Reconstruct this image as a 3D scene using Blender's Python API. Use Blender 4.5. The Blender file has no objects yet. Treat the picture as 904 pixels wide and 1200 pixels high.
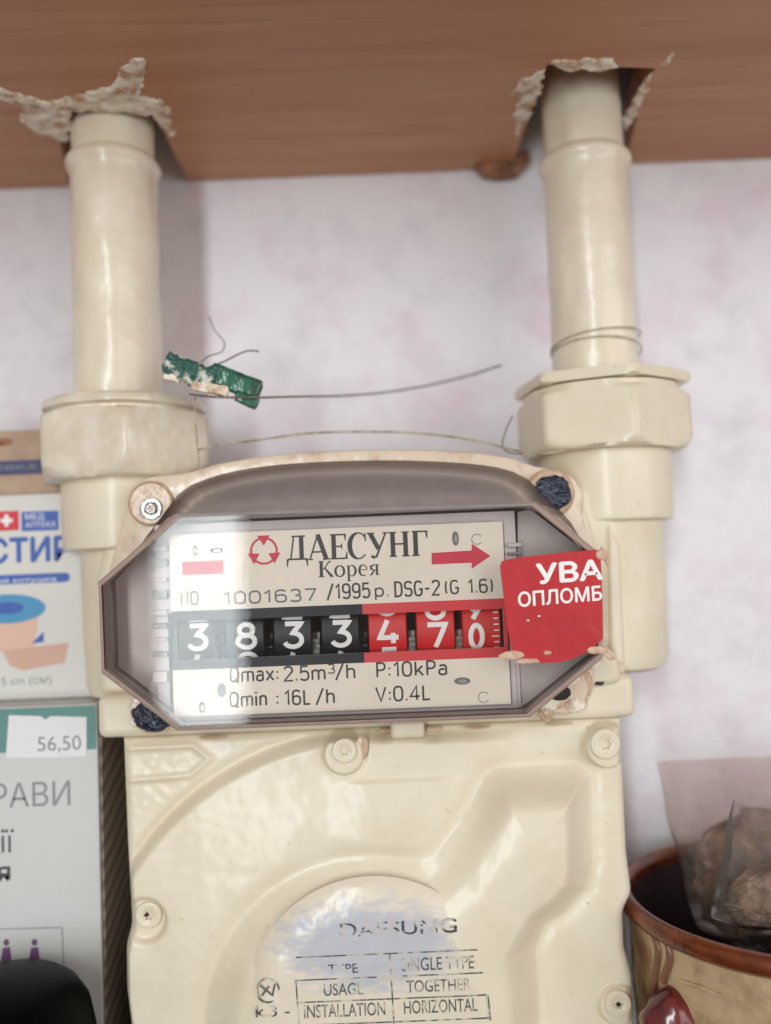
import bpy, bmesh, math, random
import numpy as np
from mathutils import Vector, Matrix, noise as mnoise

random.seed(7)
R = math.radians
sc = bpy.context.scene
C = bpy.context.collection

# ------------------------------------------------------------------ camera, light, exposure
FOC = 1000.0                      # focal length in photo pixels (photo 904 x 1200)
ROLL, PITCH = R(2.3), R(3.3)
EX = Vector((1, 0, 0))
FW = Vector((0, math.cos(PITCH), math.sin(PITCH)))
UP = Vector((0, -math.sin(PITCH), math.cos(PITCH)))
CR = math.cos(ROLL) * EX - math.sin(ROLL) * UP
CU = math.sin(ROLL) * EX + math.cos(ROLL) * UP
cam = bpy.data.cameras.new('camera'); camo = bpy.data.objects.new('camera', cam); C.objects.link(camo)
m = Matrix((CR, CU, -FW)).transposed().to_4x4()
camo.matrix_world = m
cam.sensor_fit = 'VERTICAL'; cam.sensor_height = 36; cam.sensor_width = 27.12; cam.lens = 36 * FOC / 1200
cam.clip_start = 0.01; cam.clip_end = 20
cam.dof.use_dof = True; cam.dof.focus_distance = 0.221; cam.dof.aperture_fstop = 4.4
sc.camera = camo

w = bpy.data.worlds.new('World'); sc.world = w; w.use_nodes = True
w.node_tree.nodes['Background'].inputs[0].default_value = (1.0, 0.81, 0.67, 1)
w.node_tree.nodes['Background'].inputs[1].default_value = 0.38

def area(name, loc, target, sx, sy, power, col):
    l = bpy.data.lights.new(name, 'AREA'); l.shape = 'RECTANGLE'; l.size = sx; l.size_y = sy
    l.energy = power; l.color = col
    o = bpy.data.objects.new(name, l); C.objects.link(o); o.location = loc
    o.rotation_euler = (Vector(target) - Vector(loc)).to_track_quat('-Z', 'Y').to_euler()
    return o
# tall window behind the camera, a little to the left; a wide soft bounce from the room on the right
area('window_light', (-0.372, -1.25, 0.10), (0, 0.22, -0.02), 0.165, 1.15, 12.5, (0.90, 0.98, 1.0))
area('room_light', (0.95, -0.78, 0.12), (0.03, 0.26, 0.0), 1.2, 0.9, 7.5, (0.96, 0.97, 1.0))

sc.view_settings.view_transform = 'Standard'; sc.view_settings.look = 'None'
sc.view_settings.exposure = 0.11; sc.view_settings.gamma = 1
sc.view_settings.use_curve_mapping = False
sc.render.engine = 'CYCLES'
sc.cycles.max_bounces = 10; sc.cycles.transparent_max_bounces = 24
sc.cycles.caustics_reflective = False; sc.cycles.caustics_refractive = False

# ------------------------------------------------------------------ measuring helpers (all in mm, x right, D away from the lens, z up)
def ray(px, py):
    return ((px - 452) / FOC) * CR + ((600 - py) / FOC) * CU + FW
def at(px, py, D):
    r = ray(px, py); return r * (D / r.y)
def at_z(px, py, z):
    r = ray(px, py); return r * (z / r.z)
def xz(px, py, D):
    p = at(px, py, D); return p.x, p.z
MR, MU, MF = np.array(CR), np.array(CU), np.array(FW)
def proj(x, D, z):
    f = x * MF[0] + D * MF[1] + z * MF[2]
    return 452 + FOC * (x * MR[0] + D * MR[1] + z * MR[2]) / f, 600 - FOC * (x * MU[0] + D * MU[1] + z * MU[2]) / f

# ------------------------------------------------------------------ materials
def mat(name, col, rough=0.5, metal=0.0, coat=0.0, spec=0.5, bumps=(), var=None, stain=None):
    """bumps: (scale 1/m, distance mm); var: (scale, colour2, lo, hi); stain: (scale, colour, lo, hi)"""
    M = bpy.data.materials.new(name); M.use_nodes = True
    nt = M.node_tree; N = nt.nodes; L = nt.links; b = N['Principled BSDF']
    b.inputs['Base Color'].default_value = (*col, 1); b.inputs['Roughness'].default_value = rough
    b.inputs['Metallic'].default_value = metal; b.inputs['Coat Weight'].default_value = coat
    b.inputs['Coat Roughness'].default_value = 0.19
    b.inputs['Specular IOR Level'].default_value = spec
    tc = N.new('ShaderNodeTexCoord')
    src = None
    for v in (var, stain):
        if not v: continue
        n = N.new('ShaderNodeTexNoise'); n.inputs['Scale'].default_value = v[0]; n.inputs['Detail'].default_value = 5
        n.inputs['Roughness'].default_value = 0.62
        if len(v) > 4:
            mp = N.new('ShaderNodeMapping'); mp.inputs['Scale'].default_value = v[4]
            L.new(tc.outputs['Object'], mp.inputs[0]); L.new(mp.outputs[0], n.inputs['Vector'])
        else: L.new(tc.outputs['Object'], n.inputs['Vector'])
        r = N.new('ShaderNodeMapRange'); r.inputs[1].default_value = v[2]; r.inputs[2].default_value = v[3]
        L.new(n.outputs[0], r.inputs[0])
        mx = N.new('ShaderNodeMix'); mx.data_type = 'RGBA'
        if src is None: mx.inputs[6].default_value = (*col, 1)
        else: L.new(src, mx.inputs[6])
        mx.inputs[7].default_value = (*v[1], 1); L.new(r.outputs[0], mx.inputs[0]); src = mx.outputs[2]
    if src is not None: L.new(src, b.inputs['Base Color'])
    nrm = None
    for s, d in bumps:
        n = N.new('ShaderNodeTexNoise'); n.inputs['Scale'].default_value = s; n.inputs['Detail'].default_value = 2
        L.new(tc.outputs['Object'], n.inputs['Vector'])
        bp = N.new('ShaderNodeBump'); bp.inputs['Distance'].default_value = d * 0.001; bp.inputs['Strength'].default_value = 1
        L.new(n.outputs[0], bp.inputs['Height'])
        if nrm: L.new(nrm, bp.inputs['Normal'])
        nrm = bp.outputs[0]
    if nrm: L.new(nrm, b.inputs['Normal']); 
    if nrm and coat > 0: L.new(nrm, b.inputs['Coat Normal'])
    return M

CREAM = (0.765, 0.70, 0.56)
cream = mat('cream_enamel_paint', CREAM, 0.50, coat=0.28, bumps=((26, 0.26), (110, 0.05), (900, 0.012)),
            var=(60, (0.70, 0.62, 0.465), 0.38, 0.75), stain=(380, (0.50, 0.40, 0.27), 0.67, 0.76))
cream_rough = mat('cream_brushed_paint', (0.76, 0.70, 0.59), 0.4, coat=0.5, bumps=((85, 1.2), (300, 0.16)),
            var=(120, (0.63, 0.55, 0.42), 0.35, 0.7), stain=(600, (0.36, 0.28, 0.18), 0.68, 0.76))
cream_pipe = mat('cream_pipe_paint', (0.78, 0.72, 0.59), 0.4, coat=0.45, bumps=((60, 1.1), (300, 0.12)),
            var=(45, (0.69, 0.61, 0.46), 0.4, 0.75), stain=(300, (0.5, 0.38, 0.24), 0.70, 0.80))
tan_paint = mat('yellowed_varnish', (0.47, 0.31, 0.19), 0.35, coat=0.4, bumps=((400, 0.2),), var=(200, (0.66, 0.5, 0.36), 0.4, 0.65))
rim_paint = mat('rim_paint', (0.70, 0.58, 0.45), 0.35, coat=0.5, bumps=((150, 0.5),), var=(110, (0.52, 0.36, 0.25), 0.5, 0.68))
steel = mat('screw_steel', (0.40, 0.40, 0.40), 0.25, metal=0.9, bumps=((900, 0.1),), var=(700, (0.25, 0.24, 0.23), 0.45, 0.6))
wax = mat('dark_blue_sealing_wax', (0.012, 0.018, 0.045), 0.33, coat=0.3, bumps=((520, 1.3), (1500, 0.3)))
wood = mat('brown_laminate_board', (0.46, 0.205, 0.105), 0.42, spec=0.45, bumps=((900, 0.04),),
           var=(9, (0.53, 0.27, 0.155), 0.35, 0.68, (1, 9, 9)), stain=(26, (0.38, 0.155, 0.07), 0.54, 0.8, (0.6, 9, 9)))
rawwood = mat('broken_wood_edge', (0.38, 0.19, 0.11), 0.8, bumps=((500, 0.8),), var=(300, (0.20, 0.09, 0.05), 0.4, 0.6))
plaster = mat('old_paint_and_foam', (0.84, 0.78, 0.66), 0.75, bumps=((420, 0.8),), var=(190, (0.50, 0.30, 0.19), 0.47, 0.62))
black_band = mat('black_print', (0.008, 0.010, 0.018), 0.4, spec=.25)
red_band = mat('red_print', (0.66, 0.022, 0.03), 0.4)
plate_m = mat('ivory_plate', (0.83, 0.76, 0.64), 0.42, bumps=((900, 0.03),), var=(80, (0.79, 0.71, 0.58), 0.4, 0.7))
ink = mat('black_ink', (0.022, 0.022, 0.024), 0.5)
ink_grey = mat('stamped_grey_ink', (0.16, 0.15, 0.15), 0.5)
ink_red = mat('crimson_ink', (0.62, 0.018, 0.06), 0.5)
wheel_black = mat('black_wheel_plastic', (0.006, 0.006, 0.007), 0.38, spec=.3)
wheel_red = mat('red_wheel_plastic', (0.62, 0.016, 0.016), 0.36)
digit_w = mat('white_digit_paint', (0.86, 0.87, 0.86), 0.5)
pinion_m = mat('grey_pinion_plastic', (0.30, 0.31, 0.28), 0.5)
inner_m = mat('grey_counter_housing', (0.62, 0.56, 0.55), 0.5, bumps=((200, 0.2),), var=(60, (0.54, 0.48, 0.465), 0.4, 0.7))
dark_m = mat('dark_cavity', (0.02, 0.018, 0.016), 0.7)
stick_m = mat('red_seal_sticker', (0.50, 0.014, 0.022), 0.33, bumps=((220, 0.25),), var=(90, (0.43, 0.014, 0.022), 0.4, 0.7))
white_m = mat('white_print', (0.85, 0.85, 0.84), 0.5)
wire_m = mat('twisted_seal_wire', (0.30, 0.25, 0.21), 0.4, metal=0.6, var=(900, (0.12, 0.10, 0.09), 0.45, 0.6))
wire_painted = mat('paint_smeared_wire', (0.55, 0.48, 0.36), 0.5, var=(300, (0.3, 0.25, 0.19), 0.45, 0.6))
green_m = mat('dark_green_plastic', (0.006, 0.13, 0.075), 0.25, coat=0.5, bumps=((300, 0.5),), var=(250, (0.012, 0.045, 0.03), 0.42, 0.62))
green_paint = mat('green_plastic_with_paint_smears', (0.02, 0.10, 0.08), 0.35, bumps=((800, 1.2),), var=(330, (0.62, 0.64, 0.56), 0.50, 0.58))

wallm = mat('pale_lilac_wallpaper', (0.79, 0.775, 0.82), 0.7, spec=0.25, bumps=((420, 0.45), (110, 0.5)),
            var=(30, (0.70, 0.55, 0.64), 0.50, 0.78), stain=(62, (0.68, 0.66, 0.72), 0.50, 0.74))

def lens_mat(name, tint, haze, hazecol, rough=0.02, bmp=0.00001, ior=1.265, lo=0.5, hi=1.8):
    M = bpy.data.materials.new(name); M.use_nodes = True; nt = M.node_tree; N = nt.nodes; L = nt.links
    N.remove(N['Principled BSDF']); out = N['Material Output']
    t = N.new('ShaderNodeBsdfTransparent'); t.inputs[0].default_value = (*tint, 1)
    d = N.new('ShaderNodeBsdfDiffuse'); d.inputs[0].default_value = (*hazecol, 1)
    g = N.new('ShaderNodeBsdfGlossy'); g.inputs['Roughness'].default_value = rough
    m1 = N.new('ShaderNodeMixShader'); m2 = N.new('ShaderNodeMixShader'); f = N.new('ShaderNodeFresnel'); f.inputs[0].default_value = ior
    tc = N.new('ShaderNodeTexCoord'); n = N.new('ShaderNodeTexNoise'); n.inputs['Scale'].default_value = 240; n.inputs['Detail'].default_value = 9
    L.new(tc.outputs['Object'], n.inputs['Vector'])
    mr = N.new('ShaderNodeMapRange'); mr.inputs[1].default_value = 0.35; mr.inputs[2].default_value = 0.75
    mr.inputs[3].default_value = haze * lo; mr.inputs[4].default_value = haze * hi
    L.new(n.outputs[0], mr.inputs[0]); L.new(mr.outputs[0], m1.inputs[0])
    bp = N.new('ShaderNodeBump'); bp.inputs['Distance'].default_value = bmp; n2 = N.new('ShaderNodeTexNoise'); n2.inputs['Scale'].default_value = 60
    L.new(tc.outputs['Object'], n2.inputs['Vector']); L.new(n2.outputs[0], bp.inputs['Height'])
    L.new(bp.outputs[0], g.inputs['Normal']); L.new(bp.outputs[0], f.inputs['Normal'])
    L.new(t.outputs[0], m1.inputs[1]); L.new(d.outputs[0], m1.inputs[2])
    L.new(f.outputs[0], m2.inputs[0]); L.new(m1.outputs[0], m2.inputs[1]); L.new(g.outputs[0], m2.inputs[2])
    L.new(m2.outputs[0], out.inputs[0]); return M
lens_m = lens_mat('clear_smoky_plastic', (0.975, 0.965, 0.965), 0.004, (0.7, 0.68, 0.68))
lens_edge = lens_mat('brownish_plastic_edge', (0.72, 0.60, 0.55), 0.85, (0.47, 0.355, 0.31), 0.3, lo=.9, hi=1.05, ior=1.08)
lens_top = lens_mat('scuffed_smoky_plastic', (0.9, 0.88, 0.88), 0.5, (0.52, 0.47, 0.465), 0.45, lo=.9, hi=1.12)
film_m = lens_mat('clear_plastic_film', (0.92, 0.87, 0.85), 0.14, (0.46, 0.38, 0.36), 0.35, .0003, 1.2)
film_clear = lens_mat('glossy_clear_film', (0.93, 0.91, 0.90), 0.09, (0.55, 0.49, 0.47), 0.3, .0001, lo=.6, hi=1.5, ior=1.12)

# ------------------------------------------------------------------ mesh helpers
def link(name, me, m, parent=None, ang=35, smooth=True):
    o = bpy.data.objects.new(name, me); C.objects.link(o)
    if m is not None:
        for q in (m if isinstance(m, (list, tuple)) else [m]): me.materials.append(q)
    if smooth:
        me.shade_smooth(); me.set_sharp_from_angle(angle=R(ang))
    if parent is not None:
        o.parent = parent; o.matrix_parent_inverse = Matrix.Translation(-parent.location)
    return o
def mesh(name, V, F, m, parent=None, ang=35, smooth=True, fix=True):
    me = bpy.data.meshes.new(name)
    me.from_pydata([(x * .001, y * .001, z * .001) for x, y, z in V], [], F); me.update()
    if fix:
        b = bmesh.new(); b.from_mesh(me); bmesh.ops.recalc_face_normals(b, faces=b.faces[:]); b.to_mesh(me); b.free()
    return link(name, me, m, parent, ang, smooth)
def bevel(o, wd, seg=3, ang=40):
    b = o.modifiers.new('bevel', 'BEVEL'); b.width = wd * .001; b.segments = seg; b.limit_method = 'ANGLE'; b.angle_limit = R(ang); b.harden_normals = False
    return o
def box(name, x0, x1, d0, d1, z0, z1, m, parent=None, bev=0, seg=3):
    V = [(x, d, z) for x in (x0, x1) for d in (d0, d1) for z in (z0, z1)]
    F = [(0, 1, 3, 2), (4, 6, 7, 5), (0, 4, 5, 1), (2, 3, 7, 6), (0, 2, 6, 4), (1, 5, 7, 3)]
    o = mesh(name, V, F, m, parent)
    if bev: bevel(o, bev, seg)
    return o
def pbox(name, px0, px1, py0, py1, d0, d1, m, parent=None, bev=0, seg=3):
    """box whose front face (depth d0) spans the measured pixels; px at mid height, py at mid width"""
    cy, cx = (py0 + py1) / 2, (px0 + px1) / 2
    x0 = xz(px0, cy, d0)[0]; x1 = xz(px1, cy, d0)[0]; z1 = xz(cx, py0, d0)[1]; z0 = xz(cx, py1, d0)[1]
    return box(name, x0, x1, d0, d1, z0, z1, m, parent, bev, seg)
def prism(name, pts, d0, d1, m, parent=None, bev=0, seg=2):
    """polygon of (x,z) mm extruded from depth d0 (front) to d1"""
    n = len(pts); V = [(x, d0, z) for x, z in pts] + [(x, d1, z) for x, z in pts]
    F = [tuple(range(n)), tuple(range(2 * n - 1, n - 1, -1))] + [(i, (i + 1) % n, n + (i + 1) % n, n + i) for i in range(n)]
    o = mesh(name, V, F, m, parent)
    if bev: bevel(o, bev, seg)
    return o
def lathe(name, prof, cx, cd, m, parent=None, n=64, rf=None, ang=35, caps=True, wob=0):
    """prof: (r,z) mm round the vertical axis at (cx, cd); rf(theta, r, z) may reshape the radius"""
    V = []; F = []
    for r, z in prof:
        for k in range(n):
            t = 2 * math.pi * k / n
            q = rf(t, r, z) if rf else r
            if wob: q += wob * mnoise.noise((math.cos(t) * 2.1, math.sin(t) * 2.1, z * 0.07 + cx))
            V.append((cx + q * math.sin(t), cd - q * math.cos(t), z))
    for i in range(len(prof) - 1):
        for k in range(n):
            a = i * n + k; b2 = i * n + (k + 1) % n
            F.append((a, b2, b2 + n, a + n))
    if caps:
        F.append(tuple(range(n))); F.append(tuple(range((len(prof) - 1) * n, len(prof) * n)))
    return mesh(name, V, F, m, parent, ang)
def tube(name, pts, r, m, parent=None, n=8, cap=True):
    V = []; F = []; P = [Vector(p) for p in pts]
    for i, p in enumerate(P):
        t = (P[min(i + 1, len(P) - 1)] - P[max(i - 1, 0)]).normalized()
        s = t.cross(Vector((0.13, 0.31, 1))).normalized(); u = t.cross(s)
        rr = r[i] if isinstance(r, (list, tuple)) else r
        for k in range(n):
            a = 2 * math.pi * k / n; V.append(tuple(p + (s * math.cos(a) + u * math.sin(a)) * rr))
    for i in range(len(P) - 1):
        for k in range(n):
            a = i * n + k; b2 = i * n + (k + 1) % n; F.append((a, b2, b2 + n, a + n))
    if cap: F.append(tuple(range(n))); F.append(tuple(range((len(P) - 1) * n, len(P) * n)))
    return mesh(name, V, F, m, parent, 80)
def spline(pts, k=10):
    P = [Vector(p) for p in pts]; P = [2 * P[0] - P[1]] + P + [2 * P[-1] - P[-2]]; out = []
    for i in range(1, len(P) - 2):
        a, b, c, d = P[i - 1:i + 3]
        for j in range(k):
            t = j / k
            out.append(0.5 * ((2 * b) + (c - a) * t + (2 * a - 5 * b + 4 * c - d) * t * t + (3 * b - a - 3 * c + d) * t ** 3))
    out.append(P[-2]); return out
def twisted(name, pts, m, parent=None, r=0.17, sep=0.17, pitch=2.4):
    """two strands of thin wire wound round each other along a path"""
    P = spline(pts, 30); s = 0; V = []; F = []; n = 6
    acc = [0]
    for i in range(1, len(P)): acc.append(acc[-1] + (P[i] - P[i - 1]).length)
    tot = acc[-1]; N = max(8, int(tot / (pitch / 8)))
    def pos(d):
        j = min(max(np.searchsorted(acc, d) - 1, 0), len(P) - 2)
        f = (d - acc[j]) / max(acc[j + 1] - acc[j], 1e-6); return P[j].lerp(P[j + 1], f), (P[j + 1] - P[j]).normalized()
    for ph in (0, math.pi):
        base = len(V)
        for i in range(N + 1):
            c, t = pos(tot * i / N); sv = t.cross(Vector((0.2, 1, 0.3))).normalized(); u = t.cross(sv)
            a = 2 * math.pi * (tot * i / N) / pitch + ph; c = c + (sv * math.cos(a) + u * math.sin(a)) * sep
            for k in range(n):
                b2 = 2 * math.pi * k / n; V.append(tuple(c + (sv * math.cos(b2) + u * math.sin(b2)) * r))
        for i in range(N):
            for k in range(n):
                a = base + i * n + k; b2 = base + i * n + (k + 1) % n; F.append((a, b2, b2 + n, a + n))
    return mesh(name, V, F, m, parent, 80)
def empty(name, loc, label, cat, group=None):
    o = bpy.data.objects.new(name, None); C.objects.link(o); o.location = Vector(loc) * 0.001
    o.empty_display_size = 0.01
    o['label'] = label; o['category'] = cat
    if group: o['group'] = group
    return o
def tag(o, label, cat, group=None):
    o['label'] = label; o['category'] = cat
    if group: o['group'] = group
    return o

# flat print: ribbons and text mapped onto a surface by f(x, z, h) -> (X, D, Z)
def flat(D): return lambda x, z, h: (x, D - h, z)
class Ink:
    def __init__(s, f, h=0.06): s.f = f; s.V = []; s.F = []; s.h = h
    def ribbon(s, pts, wd, step=None, cap=False):
        P = [Vector((p[0], p[1])) for p in pts]
        ws = list(wd) if isinstance(wd, (list, tuple)) else [wd] * len(P)
        if step:
            Q = [P[0]]; W = [ws[0]]
            for i in range(1, len(P)):
                k = max(1, int((P[i] - P[i - 1]).length / step))
                for j in range(1, k + 1): Q.append(P[i - 1].lerp(P[i], j / k)); W.append(ws[i - 1] + (ws[i] - ws[i - 1]) * j / k)
            P, ws = Q, W
        b = len(s.V)
        for i, p in enumerate(P):
            a = (p - P[i - 1]).normalized() if i else None
            c = (P[i + 1] - p).normalized() if i < len(P) - 1 else None
            t = (a + c).normalized() if a and c and (a + c).length > 1e-4 else (a or c)
            n = Vector((-t.y, t.x)); k = 1.0
            if a and c: k = 1 / max(0.6, abs(n.dot(Vector((-a.y, a.x)))))
            for sg in (-1, 1):
                q = p + n * (sg * ws[i] / 2 * k); s.V.append(s.f(q.x, q.y, s.h))
        for i in range(len(P) - 1): s.F.append((b + 2 * i, b + 2 * i + 1, b + 2 * i + 3, b + 2 * i + 2))
        s.h += 0.004
        if cap:
            for p, ww in ((P[0], ws[0]), (P[-1], ws[-1])): s.disc(p.x, p.y, ww / 2, ww / 2, 12)
        return s
    def disc(s, x, z, rx, rz, n=24, a0=0):
        b = len(s.V)
        for k in range(n):
            t = 2 * math.pi * k / n; s.V.append(s.f(x + rx * math.cos(t + a0), z + rz * math.sin(t + a0), s.h))
        s.F.append(tuple(range(b, b + n))); s.h += 0.004; return s
    def poly(s, pts):
        b = len(s.V)
        for p in pts: s.V.append(s.f(p[0], p[1], s.h))
        s.F.append(tuple(range(b, b + len(pts)))); s.h += 0.004; return s
    def build(s, name, m, parent=None): return mesh(name, s.V, s.F, m, parent, smooth=False, fix=False)

def text_mesh(body, bold=0.0):
    cu = bpy.data.curves.new('t', 'FONT'); cu.body = body; cu.offset = bold; cu.resolution_u = 4
    o = bpy.data.objects.new('t', cu); C.objects.link(o); bpy.context.view_layer.update()
    dg = bpy.context.evaluated_depsgraph_get()
    me = bpy.data.meshes.new_from_object(o.evaluated_get(dg))
    V = [(v.co.x, v.co.y) for v in me.vertices]; F = [tuple(p.vertices) for p in me.polygons]
    bpy.data.objects.remove(o); bpy.data.curves.remove(cu); bpy.data.meshes.remove(me)
    return V, F
def text(name, body, px0, px1, pyb, cap_px, D, m, parent, f=None, bold=0.0, h=0.06, ref=None):
    """lettering whose ink runs from px0 to px1 (at baseline pyb, measured at px0) with the given capital height in pixels"""
    bold_ = bold; bold = 0
    V, F = text_mesh(body)
    RV, _ = text_mesh(ref or 'H')
    caph = max(v[1] for v in RV) - min(0, min(v[1] for v in RV)) * 0
    xs = [v[0] for v in V]; x0, x1 = min(xs), max(xs)
    X0, Z0 = xz(px0, pyb, D); X1 = xz(px1, pyb, D)[0]
    kz = (Z0 * 0 + cap_px * D / FOC) / caph; kx = (X1 - X0) / (x1 - x0)
    f = f or flat(D)
    VV = []; FF = []
    offs = [(0, 0)] if not bold_ else [(0, 0), (bold_, 0), (-bold_, 0), (0, bold_), (0, -bold_)]
    for j, (ox, oz) in enumerate(offs):
        k = len(VV); VV += [f(X0 + (a - x0 + ox) * kx, Z0 + (b + oz) * kz, h + j * .006) for a, b in V]; FF += [tuple(i + k for i in q) for q in F]
    return mesh(name, VV, FF, m, parent, smooth=False, fix=False)

def grid_mesh(name, xs, zs, fn, m, parent=None, ang=60, mask=None):
    """height field: fn(X,Z arrays)-> D array; mask drops cells"""
    X, Z = np.meshgrid(xs, zs); D = fn(X, Z); ny, nx = X.shape
    V = np.stack([X, D, Z], -1).reshape(-1, 3) * 0.001
    i = np.arange(ny * nx).reshape(ny, nx)
    F = np.stack([i[:-1, :-1], i[:-1, 1:], i[1:, 1:], i[1:, :-1]], -1)
    if mask is not None:
        mk = mask(X, Z); cell = mk[:-1, :-1] & mk[1:, :-1] & mk[:-1, 1:] & mk[1:, 1:]
        F = F[cell]
    F = F.reshape(-1, 4)
    me = bpy.data.meshes.new(name); me.from_pydata(V.tolist(), [], F.tolist()); me.update()
    b = bmesh.new(); b.from_mesh(me)
    bmesh.ops.delete(b, geom=[v for v in b.verts if not v.link_faces], context='VERTS'); b.to_mesh(me); b.free()
    return link(name, me, m, parent, ang)

def sdpoly(X, Z, P):
    """signed distance to a polygon, negative inside"""
    P = np.array(P, float); d = np.full(X.shape, 1e18); s = np.ones(X.shape)
    n = len(P); j = n - 1
    for i in range(n):
        e = P[j] - P[i]; wx = X - P[i][0]; wz = Z - P[i][1]
        t = np.clip((wx * e[0] + wz * e[1]) / (e @ e), 0, 1)
        bx = wx - e[0] * t; bz = wz - e[1] * t; d = np.minimum(d, bx * bx + bz * bz)
        c1 = Z >= P[i][1]; c2 = Z < P[j][1]; c3 = e[0] * wz > e[1] * wx
        allc = (c1 & c2 & c3) | (~c1 & ~c2 & ~c3); s = np.where(allc, -s, s); j = i
    return s * np.sqrt(d)
def sstep(x, a, b):
    t = np.clip((x - a) / (b - a), 0, 1); return t * t * (3 - 2 * t)
def vnoise(X, Z, sc_, seed=0):
    out = np.empty(X.shape); xf = X.ravel() * sc_; zf = Z.ravel() * sc_
    out = np.array([mnoise.noise((a, b, seed)) for a, b in zip(xf, zf)]).reshape(X.shape); return out
def arc(cx, cz, r, a0, a1, n=16, rz=None):
    rz = rz or r
    return [(cx + r * math.cos(R(a0 + (a1 - a0) * k / n)), cz + rz * math.sin(R(a0 + (a1 - a0) * k / n))) for k in range(n + 1)]

# ------------------------------------------------------------------ the setting: wall and worktop
WALL = 300.0
H = 139.0                       # underside of the shelf above eye level
wl = box('wall', -900, 900, WALL, WALL + 60, -212, 700, wallm); wl['kind'] = 'structure'
counter_m = mat('worktop_laminate', (0.22, 0.15, 0.11), 0.4, var=(30, (0.16, 0.10, 0.07), 0.4, 0.6))
ct = box('worktop', -900, 900, -260, WALL, -242, -212, counter_m); ct['kind'] = 'structure'

# ------------------------------------------------------------------ wooden shelf board with two cut-outs for the pipes
shelf = empty('wall_cabinet', (0, 250, H), 'brown wooden cabinet bottom with two rough cut-outs for the gas pipes', 'cabinet')
def hz(px, py): p = at_z(px, py, H); return (p.x, p.y)
nl = [(62, 128), (178, 128), (190, 150), (214, 186)]
nr = [(641, 76), (768, 80), (752, 116), (742, 150)]
back = WALL - 0.3
bl = [(-330, 160), (-330, back)]
def jag(x0, x1, n, lo=0.0, hi=1.8, seed=3):
    rr = random.Random(seed); return [(x0 + (x1 - x0) * k / n, back - lo - rr.random() ** 2 * hi) for k in range(1, n)]
xl0 = hz(70, 205)[0]; xl1 = hz(214, 200)[0]; xr0 = hz(603, 184)[0]; xr1 = hz(742, 178)[0]
L4 = [hz(*p) for p in nl]; R4 = [hz(*p) for p in nr]
outl = bl + jag(-330, xl0, 30, seed=1) + [(xl0, back)] + [L4[0]] + [L4[1], L4[2], (xl1, back)] + jag(xl1, xr0, 40, seed=2) + [(xr0, back), R4[0], R4[1], R4[2], (xr1, back)] + jag(xr1, 330, 26, seed=4) + [(330, back), (330, 160)]
n = len(outl)
V = [(x, y, H) for x, y in outl] + [(x, y, H + 16) for x, y in outl]
F = [tuple(range(n)), tuple(range(2 * n - 1, n - 1, -1))] + [(i, (i + 1) % n, n + (i + 1) % n, n + i) for i in range(n)]
me = bpy.data.meshes.new('bottom_board')
me.from_pydata([(a * .001, b_ * .001, c * .001) for a, b_, c in V], [], F)
bb = bmesh.new(); bb.from_mesh(me); bmesh.ops.triangulate(bb, faces=[f for f in bb.faces if len(f.verts) > 4]); bmesh.ops.recalc_face_normals(bb, faces=bb.faces[:]); bb.to_mesh(me); bb.free()
link('bottom_board', me, wood, shelf, smooth=False)
box('cabinet_side', -348, -330.5, 160, back, H - 0, H + 300, wood, shelf, 1)
box('cabinet_top', -330, 330, 160, back, H + 300.5, H + 316, wood, shelf, 1)
box('cabinet_side', 330.5, 348, 160, back, H - 0, H + 300, wood, shelf, 1)
box('cabinet_door', -330, 330, 140, 159.5, H + 1, H + 300, wood, shelf, 1)

def crust(name, poly_px, m, parent, amp=2.2, seed=0, z=H, step=0.45, edge=1.2):
    """a torn, lumpy patch of paint or foam hanging from the board's underside"""
    P = [tuple(at_z(a, b_, z)[:2]) for a, b_ in poly_px]
    xs = np.arange(min(p[0] for p in P) - 1, max(p[0] for p in P) + 1, step); ys = np.arange(min(p[1] for p in P) - 1, max(p[1] for p in P) + 1, step)
    X, Y = np.meshgrid(xs, ys); d = sdpoly(X, Y, P) + 1.3 * vnoise(X, Y, 0.33, seed) + 0.35 * vnoise(X, Y, 1.2, seed + 3)
    h = sstep(-d, 0, edge) * (0.55 * amp * (0.6 + 0.5 * vnoise(X, Y, 0.30, seed + 7) + 0.14 * vnoise(X, Y, 1.0, seed + 9)))
    ny, nx = X.shape; V = np.stack([X, Y, z + 0.25 - h], -1).reshape(-1, 3)
    i = np.arange(ny * nx).reshape(ny, nx); mk = d < 0.25
    c = mk[:-1, :-1] & mk[1:, :-1] & mk[:-1, 1:] & mk[1:, 1:]
    F = np.stack([i[:-1, :-1], i[:-1, 1:], i[1:, 1:], i[1:, :-1]], -1)[c]
    me = bpy.data.meshes.new(name); me.from_pydata((V * .001).tolist(), [], F.tolist())
    b2 = bmesh.new(); b2.from_mesh(me); bmesh.ops.delete(b2, geom=[v for v in b2.verts if not v.link_faces], context='VERTS'); b2.to_mesh(me); b2.free()
    return link(name, me, m, parent, 60)
crust('paint_patch', [(-15, 98), (20, 108), (60, 118), (95, 108), (128, 100), (134, 88), (150, 68), (170, 66), (172, 80), (166, 112), (190, 116), (203, 130), (204, 165), (190, 150), (178, 134), (120, 131), (84, 131), (82, 166), (45, 158), (20, 140), (28, 128), (-10, 112)], plaster, shelf, 3.0, 1)
crust('paint_patch', [(640, 72), (652, 70), (720, 66), (728, 80), (700, 83), (655, 82), (644, 74)], plaster, shelf, 2.4, 2)
crust('paint_patch', [(610, 92), (640, 80), (633, 110), (622, 135), (606, 160), (600, 140), (606, 118), (596, 112)], plaster, shelf, 1.6, 3)
crust('paint_patch', [(766, 84), (762, 105), (748, 135), (734, 152), (730, 140), (742, 118), (754, 96)], plaster, shelf, 1.5, 5)
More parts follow.
